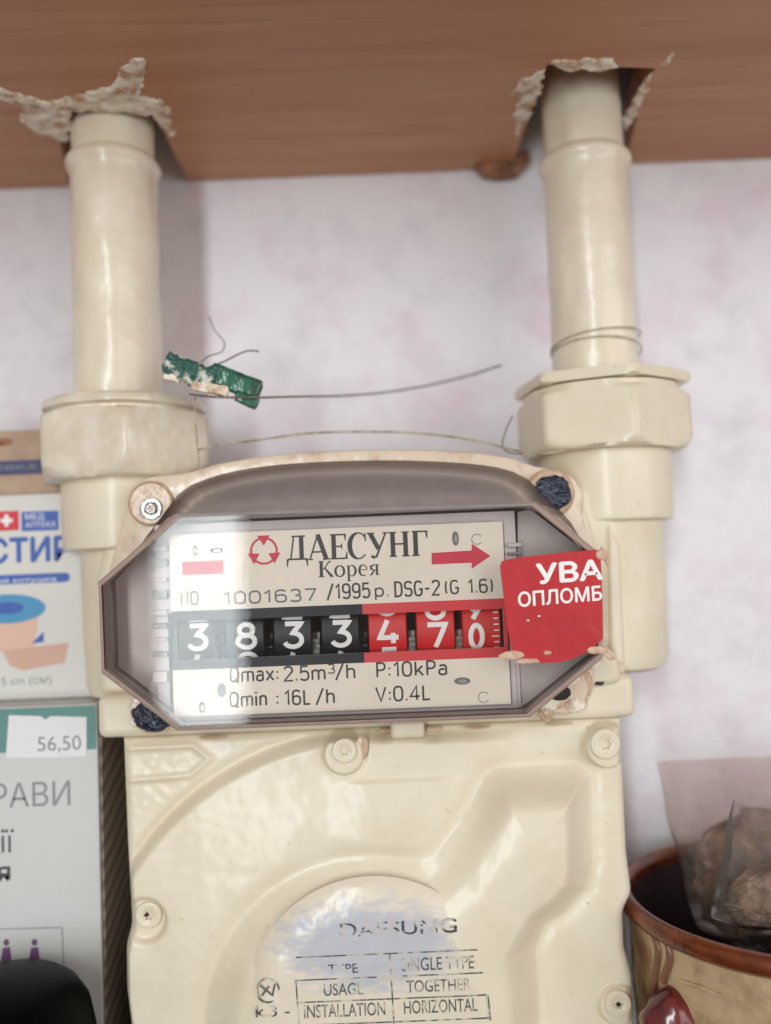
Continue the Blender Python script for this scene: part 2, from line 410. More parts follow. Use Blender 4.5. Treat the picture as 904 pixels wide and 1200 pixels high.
crust('paint_patch', [(770, 78), (788, 60), (792, 62), (780, 80)], plaster, shelf, 1.0, 6, edge=0.6)
for k, (a, b_, r_) in enumerate([(228, 78, 5), (258, 142, 5), (262, 152, 4), (470, 72, 4), (398, 30, 3), (822, 82, 4), (830, 124, 5), (588, 142, 5)]):
    crust('paint_speck', [(a - r_, b_), (a, b_ - r_), (a + r_ * .7, b_), (a, b_ + r_)], plaster, shelf, 0.5, 20 + k, step=0.3, edge=0.8)
# torn chip of the board where it meets the wall
P0 = at(560, 199, 296)
chip = empty('wood_chip', P0, 'reddish brown splintered chip hanging under the cabinet left of the right pipe', 'splinter')
cp = [xz(a, b_, 296) for a, b_ in [(556, 196), (580, 190), (602, 182), (620, 176), (622, 190), (612, 200), (605, 207), (585, 209), (566, 206)]]
prism('splinter', cp, 294.5, 298.5, rawwood, chip, 0.6)
cp2 = [xz(a, b_, 294) for a, b_ in [(592, 189), (616, 179), (619, 189), (600, 194)]]
prism('splinter_flake', cp2, 292.3, 294.2, rawwood, chip, 0.4)

# ------------------------------------------------------------------ the two gas pipes with their union nuts
AX = 263.0
def hexr(rot, ap, rc):
    def f(t, r, z):
        a = (t - rot + math.pi / 6 * 0) % (math.pi / 3) - math.pi / 6
        return min(ap / math.cos(a), r)
    return f
def pipe(px, ptop, pbot, nut_top, nut_bot, nutpx, rot, label, left):
    # axis measured at the pipe bottom
    x, z0 = xz(px, pbot, AX)
    ztop = H + 60
    t = empty('gas_pipe', (x, AX, z0), label, 'pipe', 'cream gas pipes above the meter')
    pr = []
    zc = xz(px, ptop, AX)[1]                    # threaded socket edge just below the board
    zz = z0 - 4
    for k in range(40):
        z = z0 - 4 + (zc - 3.5 - z0 + 4) * k / 39; pr.append((13.0, z))
    pr += [(13.3, zc - 1.6), (14.1, zc - .5), (14.35, zc + .6), (13.9, zc + 1.9), (12.8, zc + 3.0)]
    for k in range(12): pr.append((12.3, zc + 3.6 + (ztop - zc - 3.6) * k / 11))
    if left: pr = [((r_ + 0.25), z) for r_, z in pr]
    lathe('pipe_tube', pr, x, AX, cream_pipe, t, 72, wob=0.5)
    nx = xz(nutpx, (nut_top + nut_bot) / 2, AX)[0]
    zt = xz(nutpx, nut_top, AX - 20)[1]; zb = xz(nutpx, nut_bot, AX - 20)[1]
    hgt = zt - zb; rc = 27.4 if left else 26.3; ap = rc * math.cos(math.pi / 6) * (1.005 if left else 1.0)
    if left:
        prof = [(15, zb - .5), (23.3, zb - .5), (24.6, zb + .6), (25.9, zb + 2.4), (rc, zb + 4), (rc, zb + hgt * .74), (25.5, zb + hgt * .80), (22.6, zb + hgt * .82), (22.6, zb + hgt * .85), (24.6, zb + hgt * .88), (24.6, zb + hgt * .95), (23.8, zt - .2), (22, zt), (14, zt)]
        nut = lathe('union_nut', [(r_ if r_ < 24.9 else r_, z) for r_, z in prof], nx, AX, cream_rough, t, 144, hexr(rot, ap, rc), ang=50, wob=0.3)
    else:
        prof = [(15, zb), (23.2, zb), (24.6, zb + .8), (25.8, zb + 2.2), (rc, zb + 3.6), (rc, zb + hgt * .70), (25.2, zb + hgt * .74), (23.4, zb + hgt * .78), (23.2, zb + hgt * .84)]
        nut = lathe('union_nut', prof + [(15, zb + hgt * .845)], nx, AX, cream, t, 144, hexr(rot, ap, rc), ang=50, wob=0.2)
        lathe('union_collar', [(15, zb + hgt * .85), (25.8, zb + hgt * .865), (26.9, zb + hgt * .89), (27.1, zt - .9), (26.2, zt), (14, zt)], nx, AX, cream, t, 144, hexr(rot, ap * 1.02, rc * 1.03), ang=50, wob=0.3)
    # small punch marks on the right nut
    return t, nx, zt, zb
pL, nLx, nLt, nLb = pipe(139, 200, 455, 459, 556, 148, R(17.5), 'left cream painted gas pipe with a rough brush-painted union nut', True)
pR, nRx, nRt, nRb = pipe(698, 196, 430, 431, 524, 704, R(7.5), 'right cream painted gas pipe with a smooth hex nut and thin top collar', False)
# punched dots on the right nut
ik = None
for k, (a, b_) in enumerate([(780, 482), (792, 483), (800, 484)]):
    p = at(a, b_, 249)
    lathe('punch_mark', [(0.1, p.z - .5), (.55, p.z - .35), (.7, p.z), (.55, p.z + .35), (.1, p.z + .5)], p.x, 250.2, dark_m if k == 0 else rim_paint, pR, 12)

# ------------------------------------------------------------------ the gas meter
FD = 240.0
gm = empty('gas_meter', (0, 262, xz(452, 1530, FD)[1]), 'cream painted diaphragm gas meter with clear octagonal counter window', 'gas meter')

# upper casing: bosses and columns under the nuts
def zpx(px, py, D): return xz(px, py, D)[1]
for (bx, side) in ((nLx + .2, -1), (nRx + .4, 1)):
    zt = (nLb if side < 0 else nRb) + 0.5
    z1 = zt - 21.5; z2 = zt - 66
    q = 19.6; e_ = 4.9 if side < 0 else 2.8
    pr = [(14, zt), (q - .8, zt), (q, zt - .8), (q - .2, z1 + 1.6), (q - .5, z1 + .4), (q - 1.8, z1), (q - e_, z1 - .4), (q - e_ - .3, z1 - 1.2), (q - e_ - .8, zt - 45), (q - e_ - 1.4, z2 + 4), (q - e_ - 2.6, z2 + 1.2), (q - e_ - 5, z2), (4, z2)]
    lathe('pipe_boss', pr, bx, AX, cream, gm, 96, wob=0.3)
bx = pbox('upper_casing', 122, 733, 562, 812, 252, 284, cream, gm, 5, 4)
# shoulders that fair the bosses into the casing, and vertical ribs right of the window
def ppoly(pts, D): return [xz(a, b_, D) for a, b_ in pts]
prism('shoulder', ppoly([(640, 560), (668, 566), (704, 572), (722, 588), (730, 620), (736, 800), (640, 806)], 246), 246, 262, cream, gm, 3, 4)
prism('shoulder', ppoly([(204, 585), (150, 592), (140, 612), (128, 622), (120, 640), (108, 690), (113, 815), (205, 830)], 246), 246, 262, cream, gm, 3, 4)
prism('rib', ppoly([(668, 590), (688, 596), (701, 640), (704, 786), (676, 788)], 242.5), 242.5, 249, cream, gm, 2, 3)
prism('rib', ppoly([(713, 610), (728, 640), (734, 780), (716, 781)], 244.5), 244.5, 249, cream, gm, 1.6, 3)
pbox('middle_flange', 113, 746, 803, 854, 239.5, 284, cream, gm, 2.4, 4)
prism('flange_lug', ppoly([(664, 742), (700, 748), (724, 768), (730, 800), (700, 806), (664, 800)], 238.5), 237.5, 246, cream, gm, 2, 3)

# lower casing: one cast cover as a height field
def lower_casing():
    zt = xz(440, 853, FD)[1]; zb = xz(440, 1545, FD)[1]
    nz = 470; nx = 440
    zs = np.linspace(zt, zb, nz)
    ks = [(850, 141.5), (990, 147), (1060, 151), (1085, 152), (1110, 145.5), (1160, 146), (1200, 151), (1545, 166)]
    kr = [(850, 730), (1000, 737), (1048, 743), (1068, 733), (1112, 734), (1145, 743), (1190, 746), (1230, 742), (1545, 753)]
    def edge(k):
        zz = [xz(b_, a, FD) for a, b_ in k]; return np.interp(zs[::-1], [q[1] for q in zz][::-1], [q[0] for q in zz][::-1])[::-1]
    xl, xr = edge(ks), edge(kr)
    ker = np.ones(9) / 9
    pad = lambda a: np.convolve(np.pad(a, 4, 'edge'), ker, 'valid')
    xl, xr = pad(xl), pad(xr)
    t = np.linspace(0, 1, nx); X = xl[:, None] + (xr - xl)[:, None] * t[None]; Z = np.repeat(zs[:, None], nx, 1)
    U, Vv = proj(X, FD, Z)
    h = np.zeros(X.shape)
    # embossed arrow plate, upper left
    for a, b_ in (((152, 877), (226, 873)), ((226, 873), (246, 889)), ((246, 889), (224, 908)), ((224, 908), (152, 914))):
        e = np.array(b_) - np.array(a); tt = np.clip(((U - a[0]) * e[0] + (Vv - a[1]) * e[1]) / (e @ e), 0, 1)
        d = np.hypot(U - a[0] - e[0] * tt, Vv - a[1] - e[1] * tt); h = np.maximum(h, 0.9 * np.exp(-(d / 4.0) ** 2))
    # outer ring
    d1 = np.where(U < 437, np.hypot(U - 437, Vv - 1190) - 334, 856 - Vv)
    fade = 1 - sstep(U, 470, 600) * 0.0
    ring = 3.6 * sstep(-d1, -1, 14) - 1.0 * np.exp(-((d1 - 3) / 5.0) ** 2)
    right = sstep(U, 520, 640)
    h = h * sstep(d1, 0, 6) + ring * (1 - right)
    # rises slowly towards the hub
    dc = np.hypot(U - 437, Vv - 1190)
    h += 1.6 * sstep(334 - dc, 10, 130) * (1 - right)
    # shallow ledge under the counter
    dl = Vv + (U - 420) * 0.04
    h += 0.8 * sstep(dl, 908, 916) * sstep(U, 380, 440) * (1 - sstep(U, 500, 560)) 
    # hub and the channel to the upper right
    dh = np.hypot(U - 437, Vv - 1190) - 190
    ch = sdpoly(U, Vv, [(470, 1030), (512, 992), (548, 942), (566, 910), (584, 900), (676, 897), (692, 908), (694, 1010), (688, 1040), (662, 1068), (640, 1082), (624, 1112), (620, 1210), (628, 1330), (560, 1380), (420, 1300)])
    k = 26.0; q = np.clip(0.5 + 0.5 * (ch - dh) / k, 0, 1); du = ch * (1 - q) + dh * q - k * q * (1 - q)
    h2 = 9.2 * sstep(-du, -4, 42) + 2.9 * sstep(-du, 10, 74)
    h = np.where(h2 > 0, np.maximum(h, 0) * (1 - sstep(-du, -4, 42)) + h2 + h * 0 + 0.0, h)
    h -= 0.7 * np.exp(-((du - 5) / 9.0) ** 2)
    # screw bosses
    for a, b_, r_, hh in ((404, 880, 20, 5.4), (710, 872, 23, 3.4), (725, 1177, 20, 1.6), (174, 1073, 20, 2.2)):
        d = np.hypot(U - a, Vv - b_); base = 0
        h = h * (1 - sstep(r_ + 6 - d, 0, 5)) + hh * sstep(r_ + 6 - d, 0, 5)
        h -= 0.5 * np.exp(-((d - r_ - 5) / 2.5) ** 2)
    # notches below the window
    for a in (449, 507):
        d = np.hypot((U - a) / 1.5, (Vv - 860)); h -= 2.2 * np.exp(-(d / 6.0) ** 2)
    # hand-brushed wavy paint
    h += (0.16 * vnoise(X, Z, 0.12, 2) + 0.05 * vnoise(X, Z, 0.33, 5)) * sstep(np.hypot(U - 440, Vv - 1190), 150, 190) + 0.09 * vnoise(X, Z, 0.45, 8) * sstep(300 - U, 0, 120) * sstep(990 - Vv, 0, 60)
    # rounded outer edges
    de = np.minimum(X - xl[:, None], xr[:, None] - X); de = np.minimum(de, zt - Z + 0.0)
    rr = 3.0; e = np.clip(1 - de / rr, 0, 1); h = h * sstep(de, 0, 3) - (rr - np.sqrt(np.maximum(rr * rr - (e * rr) ** 2, 0)))
    D = FD - h
    # side walls
    cols = [np.stack([X, D, Z], -1)]
    L1 = np.stack([X[:, :1], np.full((nz, 1), 283.0), Z[:, :1]], -1); R1 = np.stack([X[:, -1:], np.full((nz, 1), 283.0), Z[:, -1:]], -1)
    G = np.concatenate([L1, cols[0], R1], 1)
    T = G[:1].copy(); T[..., 1] = 283; Bt = G[-1:].copy(); Bt[..., 1] = 283
    G = np.concatenate([T, G, Bt], 0)
    ny, nx2 = G.shape[:2]; i = np.arange(ny * nx2).reshape(ny, nx2)
    F = np.stack([i[:-1, :-1], i[1:, :-1], i[1:, 1:], i[:-1, 1:]], -1).reshape(-1, 4)
    me = bpy.data.meshes.new('lower_casing'); me.from_pydata((G.reshape(-1, 3) * .001).tolist(), [], F.tolist()); me.update()
    me.polygons.foreach_set('use_smooth', [True] * len(me.polygons))
    link('lower_casing', me, cream, gm, 60)
lower_casing()
pbox('pointer_tab', 458, 498, 846, 866, 234.5, 242, cream, gm, 1.2)

# casing screws with a socket, painted over
def screw(px, py, D, r, m, parent, name='screw', rec=0.42, label=None):
    x, z = xz(px, py, D); V = []; F = []; n = 36
    prof = [(r, D + 2.2), (r, D + .4), (r * .93, D), (r * .62, D - .15), (r * .5, D + .05), (r * rec, D + .15)]
    for rr_, d in prof:
        for k in range(n):
            t = 2 * math.pi * k / n; V.append((x + rr_ * math.cos(t), d, z + rr_ * math.sin(t)))
    for d in (D + .15, D + 1.3):
        for k in range(n):
            t = 2 * math.pi * k / n; rr_ = r * rec * (0.80 + 0.16 * math.cos(6 * t)); V.append((x + rr_ * math.cos(t), d, z + rr_ * math.sin(t)))
    rows = len(prof) + 2
    for i in range(rows - 1):
        for k in range(n):
            a = i * n + k; b2 = i * n + (k + 1) % n; F.append((a, b2, b2 + n, a + n))
    F.append(tuple(range((rows - 1) * n, rows * n)))
    o = mesh(name, V, F, m, parent, 40)
    if label: o['label'] = label
    return o
screw(404, 880, 233.6, 3.4, cream, gm)
screw(710, 872, 235.6, 4.2, cream, gm)
screw(725, 1177, 237.4, 3.6, cream, gm, label='casing screw with a dark chipped socket')
screw(174, 1073, 236.8, 3.6, cream, gm, label='casing screw with a dark chipped socket')
for a, b_, D in ((725, 1177, 238.2), (172, 1072, 237.6)):
    x, z = xz(a, b_, D); Ink(flat(D), 0.02).disc(x, z, 0.7, 0.6, 10).build('socket_spot', dark_m, gm)  # near-black disc set in the screw socket

# counter rim with four lugs
def radial(poly, c, th):
    out = []
    for t in th:
        dx, dz = math.cos(t), math.sin(t); best = 0
        for i in range(len(poly)):
            x1, z1 = poly[i][0] - c[0], poly[i][1] - c[1]; x2, z2 = poly[(i + 1) % len(poly)][0] - c[0], poly[(i + 1) % len(poly)][1] - c[1]
            den = dx * (z2 - z1) - dz * (x2 - x1)
            if abs(den) < 1e-9: continue
            s = (x1 * (z2 - z1) - z1 * (x2 - x1)) / den; u = (x1 * dz - z1 * dx) / den
            if s > 0 and -1e-6 <= u <= 1 + 1e-6: best = max(best, s)
        out.append(best)
    return out
RD = 237.0
outer_px = [(147, 596), (149, 580), (158, 566), (175, 558), (200, 556), (222, 553), (250, 544), (300, 535), (350, 530), (400, 527), (450, 526), (510, 527), (560, 530), (600, 536), (628, 546), (655, 550), (674, 560), (684, 578), (682, 600),
            (694, 640), (699, 700), (700, 770), (698, 806), (686, 832), (660, 838), (620, 842), (400, 850), (210, 857), (180, 858), (160, 852), (154, 836), (160, 815), (130, 785), (122, 740), (120, 690)]
front_px = [(114, 682), (207, 601), (628, 588), (705, 649), (707, 772), (622, 841), (207, 857), (118, 789)]
base_px_top = [(178, 622), (212, 578), (240, 563), (270, 554), (310, 547), (355, 543), (400, 541), (450, 540), (500, 541), (550, 544), (590, 550), (616, 561), (640, 581), (668, 612)]
c0 = xz(410, 695, RD)
FRt = [xz(a, b_, 216) for a, b_ in front_px]
TH = [2 * math.pi * k / 360 for k in range(360)]
po = radial([xz(a, b_, RD) for a, b_ in outer_px], c0, TH)
inner_poly = [xz(a, b_, RD) for a, b_ in [(132, 684), (205, 590), (240, 566), (310, 551), (400, 545), (500, 545), (590, 554), (625, 580), (684, 648), (686, 768), (610, 828), (212, 842), (134, 784)]]
pi_ = radial(inner_poly, c0, TH)
V = []; F = []
for k, t in enumerate(TH):
    ct_, st = math.cos(t), math.sin(t)
    for r_, d in ((po[k], 252), (po[k], RD + 1.2), (po[k] - .35, RD + .35), (po[k] - 1.2, RD), (pi_[k], RD), (pi_[k], 252)):
        V.append((c0[0] + r_ * ct_, d, c0[1] + r_ * st))
for k in range(360):
    for j in range(5):
        a = k * 6 + j; b2 = ((k + 1) % 360) * 6 + j; F.append((a, b2, b2 + 1, a + 1))
mesh('counter_rim', V, F, rim_paint, gm, 40)
def disc_poly(px, py, r, D, n=28, wob=0, seed=0):
    x, z = xz(px, py, D); rr = random.Random(seed); ph = rr.random() * 6
    return [(x + r * (1 + wob * mnoise.noise((math.cos(2 * math.pi * k / n) * 2, math.sin(2 * math.pi * k / n) * 2, seed + ph))) * math.cos(2 * math.pi * k / n),
             z + r * (1 + wob * mnoise.noise((math.cos(2 * math.pi * k / n) * 2, math.sin(2 * math.pi * k / n) * 2, seed + ph))) * math.sin(2 * math.pi * k / n)) for k in range(n)]
prism('lug', disc_poly(177, 590, 6.3, 236), 235.2, 240, tan_paint, gm, 0.8)
prism('lug', disc_poly(645, 578, 6.8, 236), 235.2, 240, tan_paint, gm, 0.8)
prism('lug', disc_poly(660, 808, 7.0, 236, wob=.1), 235.4, 240, rim_paint, gm, 0.8)
prism('lug', disc_poly(180, 832, 6.6, 236), 235.4, 240, rim_paint, gm, 0.8)
screw(177, 596, 234.4, 3.1, steel, gm, label='bare steel screw on the left lug')
# sealing wax in the upper right and lower left lugs
def blob(name, px, py, D, r, hgt, m, parent, seed=0, sx=1, sz=1):
    x, z = xz(px, py, D); V = []; F = []; n = 40; rows = 12
    for i in range(rows):
        a = math.pi / 2 * i / (rows - 1)
        for k in range(n):
            t = 2 * math.pi * k / n
            dx, dz, dd = math.cos(t) * math.cos(a), math.sin(t) * math.cos(a), math.sin(a)
            q = 1 + 0.16 * mnoise.noise((dx * 2 + seed, dz * 2, dd * 2)) + 0.10 * mnoise.noise((dx * 6 + seed, dz * 6, dd * 6))
            V.append((x + r * sx * q * dx, D - hgt * q * dd, z + r * sz * q * dz))
    for i in range(rows - 1):
        for k in range(n):
            a = i * n + k; b2 = i * n + (k + 1) % n; F.append((a, b2, b2 + n, a + n))
    F.append(tuple(range((rows - 1) * n, rows * n)))
    return mesh(name, V, F, m, parent, 70)
blob('sealing_wax', 648, 578, 235.3, 5.0, 1.6, wax, gm, 1)
blob('sealing_wax', 180, 838, 235.3, 5.0, 1.8, wax, gm, 4, 1.1, 0.9)
blob('sealing_wax', 655, 812, 235.3, 2.6, 1.0, dark_m, gm, 7, 1.2, 0.8)['label'] = 'dark hole with chipped paint in the lower right lug'
for k, (a, b_, r_) in enumerate(((640, 822, 2.6), (674, 826, 2.4), (668, 796, 2.2), (648, 826, 2.0), (690, 776, 2.4), (163, 846, 2.0), (160, 828, 1.6))):
    blob('paint_flake', a, b_, 235.6, r_, 0.9, plaster, gm, 10 + k, 1.3, 0.8)
for k, (a, b_, r_) in enumerate(((684, 800, 2.6), (680, 812, 2.4), (640, 832, 2.2))):
    blob('varnish_stain', a, b_, 236.4, r_, 0.8, tan_paint, gm, 30 + k, 0.9, 1.5)
for k, (a, b_, r_, sx_, sz_, D) in enumerate(((424, 876, 2.6, .7, 1.2, 235.2), (418, 888, 1.6, .9, .8, 235.2), (452, 857, 1.5, 1.6, .5, 239.0), (508, 855, 1.5, 1.6, .5, 239.0), (700, 768, 1.2, 1.5, .5, 237.4), (560, 852, 1.2, 3, .35, 239.6), (655, 848, 1.1, 3.5, .35, 239.6), (250, 864, 1.2, 3.2, .35, 239.8))):
    blob('varnish_stain', a, b_, D, r_, .5, tan_paint, gm, 60 + k, sx_, sz_)
for k, (a, b_) in enumerate(((695, 757), (702, 801))):
    x, z = xz(a, b_, 237); 
    prism('chip_gap', [(x - 1.4, z - .2), (x - .3, z + .5), (x + 1.7, z + .3), (x + 1.2, z - .5), (x, z - .6)], 237.3, 238, dark_m, gm)

floor_m = mat('cream_casting_floor', (0.56, 0.50, 0.48), 0.5, bumps=((200, 0.2),), var=(60, (0.48, 0.42, 0.40), 0.4, 0.7))
# inside of the counter
pbox('counter_backing', 150, 672, 590, 835, 248.5, 251, inner_m, gm)
pbox('counter_housing', 184, 606, 607, 712, 226.8, 247, inner_m, gm)
pbox('counter_housing', 208, 606, 776, 849, 226.8, 247, inner_m, gm)
prism('housing_floor', ppoly([(124, 684), (188, 616), (190, 838), (128, 784)], 229.5), 229.5, 241, floor_m, gm)
prism('housing_floor', ppoly([(607, 600), (622, 597), (693, 652), (695, 766), (612, 828), (607, 832)], 229.5), 229.5, 241, floor_m, gm)
pbox('housing_side', 184, 197, 616, 834, 227.7, 237, inner_m, gm)
pbox('housing_side', 596, 606, 606, 838, 227.7, 237, inner_m, gm)
for k, (a, b_) in enumerate([(640, 646), (655, 664), (677, 682), (692, 702), (715, 722), (731, 737), (748, 752), (764, 770), (787, 800)]):
    pbox('housing_tooth', 179, 196, a, b_, 225.2, 227.2, [inner_m, pinion_m][k % 2], gm, 0.2, 1)
for k, (a, b_) in enumerate([(636, 641), (647, 650), (655, 657)]):
    pbox('housing_tooth', 595, 612, a, b_, 225.2, 227.2, [inner_m, pinion_m][k % 2], gm, 0.2, 1)

# name plate with its window (four pieces round the opening) and print
PD = 224.0
x0 = xz(201.5, 735, PD)[0]; x1 = xz(594, 716, PD)[0]
ztop = xz(393, 619, PD)[1]; zbot = xz(402, 832.5, PD)[1]
wt = xz(393, 721, PD)[1]; wb = xz(393, 766.5, PD)[1]; wx0 = x0 + 1.2; wx1 = x1 - 1.0
np_ = prism('name_plate', [(x0, zbot), (x1, zbot), (x1, ztop), (x0, ztop)], PD, PD + 0.8, plate_m, None)
bpy.data.objects.remove(np_)
V = []; F = []
for (a, b_, c, d) in ((x0, x1, wt, ztop), (x0, x1, zbot, wb), (x0, wx0, wb, wt), (wx1, x1, wb, wt)):
    k = len(V); V += [(a, PD, c), (b_, PD, c), (b_, PD, d), (a, PD, d), (a, PD + .8, c), (b_, PD + .8, c), (b_, PD + .8, d), (a, PD + .8, d)]
    F += [(k, k + 1, k + 2, k + 3), (k + 4, k + 7, k + 6, k + 5), (k, k + 4, k + 5, k + 1), (k + 2, k + 6, k + 7, k + 3), (k + 1, k + 5, k + 6, k + 2), (k, k + 3, k + 7, k + 4)]
plate = mesh('name_plate', V, F, plate_m, gm, smooth=False)
bt = xz(393, 709, PD)[1]; bbm = xz(393, 778, PD)[1]; xm = xz(425, 715, PD)[0]
def strips(name, a, b_, m):
    i = Ink(flat(PD), 0.05)
    i.poly([(a, wt), (b_, wt), (b_, bt), (a, bt)]); i.h = 0.05; i.poly([(a, bbm), (b_, bbm), (b_, wb), (a, wb)])
    return i
i = strips('b', x0, xm, None); i.h = .05; i.poly([(x0, wb), (wx0, wb), (wx0, wt), (x0, wt)]); i.build('black_band', black_band, plate)
i = strips('r', xm, x1, None); i.h = .05; i.poly([(wx1, wb), (x1, wb), (x1, wt), (wx1, wt)]); i.build('red_band', red_band, plate)
# lettering
PX = PD / FOC
def pl(a, b_): return xz(a, b_, PD)
lg = Ink(flat(PD), 0.05); lx, lz = pl(309.5, 645.5); lr = 15 * PX
for a in (90, 210, 330):
    lg.ribbon(arc(lx, lz, lr, a + 14, a + 106, 14), 2.6 * PX)
    ax, az = lx + lr * math.cos(R(a)), lz + lr * math.sin(R(a)); s = 7.5 * PX
    tdir = R(a - 90 + 90)
    # arrowhead pointing to the centre with its base on the ring
    ux, uz = -math.cos(R(a)), -math.sin(R(a)); vx, vz = -uz, ux
    lg.poly([(ax + vx * s - ux * 3 * PX, az + vz * s - uz * 3 * PX), (ax - vx * s - ux * 3 * PX, az - vz * s - uz * 3 * PX), (ax + ux * s * 1.2, az + uz * s * 1.2)])
lg.build('emblem', ink_red, plate)
ar = Ink(flat(PD), 0.05)
q = [pl(506, 648), pl(506, 661.5), pl(553, 659.5), pl(553, 666.5), pl(575, 651.5), pl(553, 637), pl(553, 645)]
ar.poly([(a, b_) for a, b_ in q]); ar.build('flow_arrow', ink_red, plate)
ar = Ink(flat(PD), 0.05); ar.poly([pl(214, 658.5), pl(214, 674), pl(262, 672), pl(262, 656.5)]); ar.build('flow_bar', ink_red, plate)

# serif capitals drawn stroke by stroke: unit height 1; thick stem T, hairline t
T_, t_ = 0.17, 0.06
def ser(x, w_=0.34): return ([(x - w_ / 2, 0.02), (x + w_ / 2, 0.02)], t_ * .8)
def sert(x, w_=0.34): return ([(x - w_ / 2, .98), (x + w_ / 2, .98)], t_ * .8)
def stem(x): return ([(x, 0), (x, 1)], T_)
SER = {
 'Д': (0.95, [([(.05, .06), (.95, .06)], .07), ([(.03, -.24), (.06, .06)], [.03, .09]), ([(.97, -.24), (.92, .06)], [.03, .09]), ([(.20, .06), (.26, .4), (.36, .98)], .06), ([(.70, .06), (.70, 1)], T_), ([(.26, .98), (.88, .98)], .06)]),
 'А': (0.95, [([(.08, 0), (.47, 1.02)], t_), ([(.47, 1.02), (.84, 0)], T_), ([(.2, .32), (.7, .32)], t_), ser(.09, .28), ser(.84, .34)]),
 'Е': (0.82, [stem(.2), ([(.05, .98), (.72, .98)], .06), ([(.05, .02), (.76, .02)], .06), ([(.2, .51), (.56, .51)], t_), ([(.72, 1), (.74, .74)], [.09, .03]), ([(.76, 0), (.79, .28)], [.09, .03]), ([(.56, .62), (.56, .40)], .04)]),
 'С': (0.88, [([(.47 + .40 * math.cos(R(a)), .5 + .52 * math.sin(R(a))) for a in range(42, 319, 12)], [.05 + .13 * max(0, -math.cos(R(a))) for a in range(42, 319, 12)]), ([(.78, 1), (.79, .68)], [.05, .05])]),
 'У': (0.88, [([(.10, .98), (.46, .34)], T_), ([(.80, .98), (.50, .34), (.36, .04), (.22, 0), (.14, .08)], [.06, .07, .08, .08, .12]), sert(.12, .34), sert(.80, .26)]),
 'Н': (1.0, [stem(.2), stem(.78), ([(.2, .51), (.78, .51)], t_), ser(.2), ser(.78), sert(.2), sert(.78)]),
 'Г': (0.78, [stem(.2), ser(.2), ([(.05, .98), (.70, .98)], .06), ([(.70, 1), (.73, .70)], [.09, .03])]),
 'К': (0.92, [stem(.2), ser(.2), sert(.2), ([(.24, .48), (.42, .58), (.60, .9), (.74, .98)], [.05, .06, .06, .10]), ([(.40, .56), (.80, .02)], [.08, .14]), ser(.80, .2)]),
 'о': (0.62, [([(.30 + .25 * math.cos(R(a)), .33 + .34 * math.sin(R(a))) for a in range(0, 361, 15)], [.05 + .07 * abs(math.cos(R(a))) for a in range(0, 361, 15)])]),
 'р': (0.66, [([(.15, -.3), (.15, .66)], .11), ([(.04, -.3), (.28, -.3)], .04), ([(.03, .64), (.15, .64)], .04), ([(.33 + .22 * math.cos(R(a)), .33 + .33 * math.sin(R(a))) for a in range(150, -151, -15)], [.04 + .08 * max(0, math.cos(R(a))) for a in range(150, -151, -15)])]),
 'е': (0.58, [([(.07, .36), (.50, .36)], .04), ([(.29 + .22 * math.cos(R(a)), .33 + .34 * math.sin(R(a))) for a in range(5, 320, 15)], [.05 + .07 * max(0, -math.cos(R(a))) for a in range(5, 320, 15)])]),
 'я': (0.64, [([(.46, 0), (.46, .66)], .11), ([(.38, .02), (.60, .02)], .04), ([(.60, .64), (.30, .65), (.12, .56), (.12, .40), (.30, .31), (.46, .31)], [.04, .05, .10, .10, .05, .04]), ([(.32, .31), (.14, .03)], [.06, .10]), ([(.02, .02), (.18, .02)], .04)]),
}
def serif_text(name, s, px0, px1, pyb, cap, D, m, parent, h=0.05, fat=1.0):
    ik = Ink(flat(D), h); X0, Z0 = xz(px0, pyb, D); X1 = xz(px1, pyb, D)[0]
    tot = sum(SER[c][0] for c in s) + 0.04 * (len(s) - 1); kx = (X1 - X0) / tot; kz = cap * D / FOC; x = 0
    for c in s:
        wd, st = SER[c]
        for pts, ww in st:
            sc_ = (kx + kz) / 2 * fat
            ik.ribbon([(X0 + (x + a) * kx, Z0 + b_ * kz) for a, b_ in pts], [q * sc_ for q in ww] if isinstance(ww, list) else ww * sc_)
        x += wd + 0.04
    return ik.build(name, m, parent)
serif_text('maker_lettering', 'ДАЕСУНГ', 336, 503, 657.5, 29, PD, ink, plate, fat=1.12)
serif_text('country_lettering', 'Корея', 373, 446, 676.5, 18.5, PD, ink, plate, fat=1.15)
def se(cx, cz, rx, rz, a0, a1, n=14, p=.8):
    return [(cx + rx * math.copysign(abs(math.cos(R(a0 + (a1 - a0) * k / n))) ** p, math.cos(R(a0 + (a1 - a0) * k / n))),
             cz + rz * math.copysign(abs(math.sin(R(a0 + (a1 - a0) * k / n))) ** p, math.sin(R(a0 + (a1 - a0) * k / n)))) for k in range(n + 1)]
six = [se(.27, .3, .23, .3, 0, 360, 20), [(.04, .32), (.04, .68)] + se(.27, .70, .23, .30, 180, 30)]
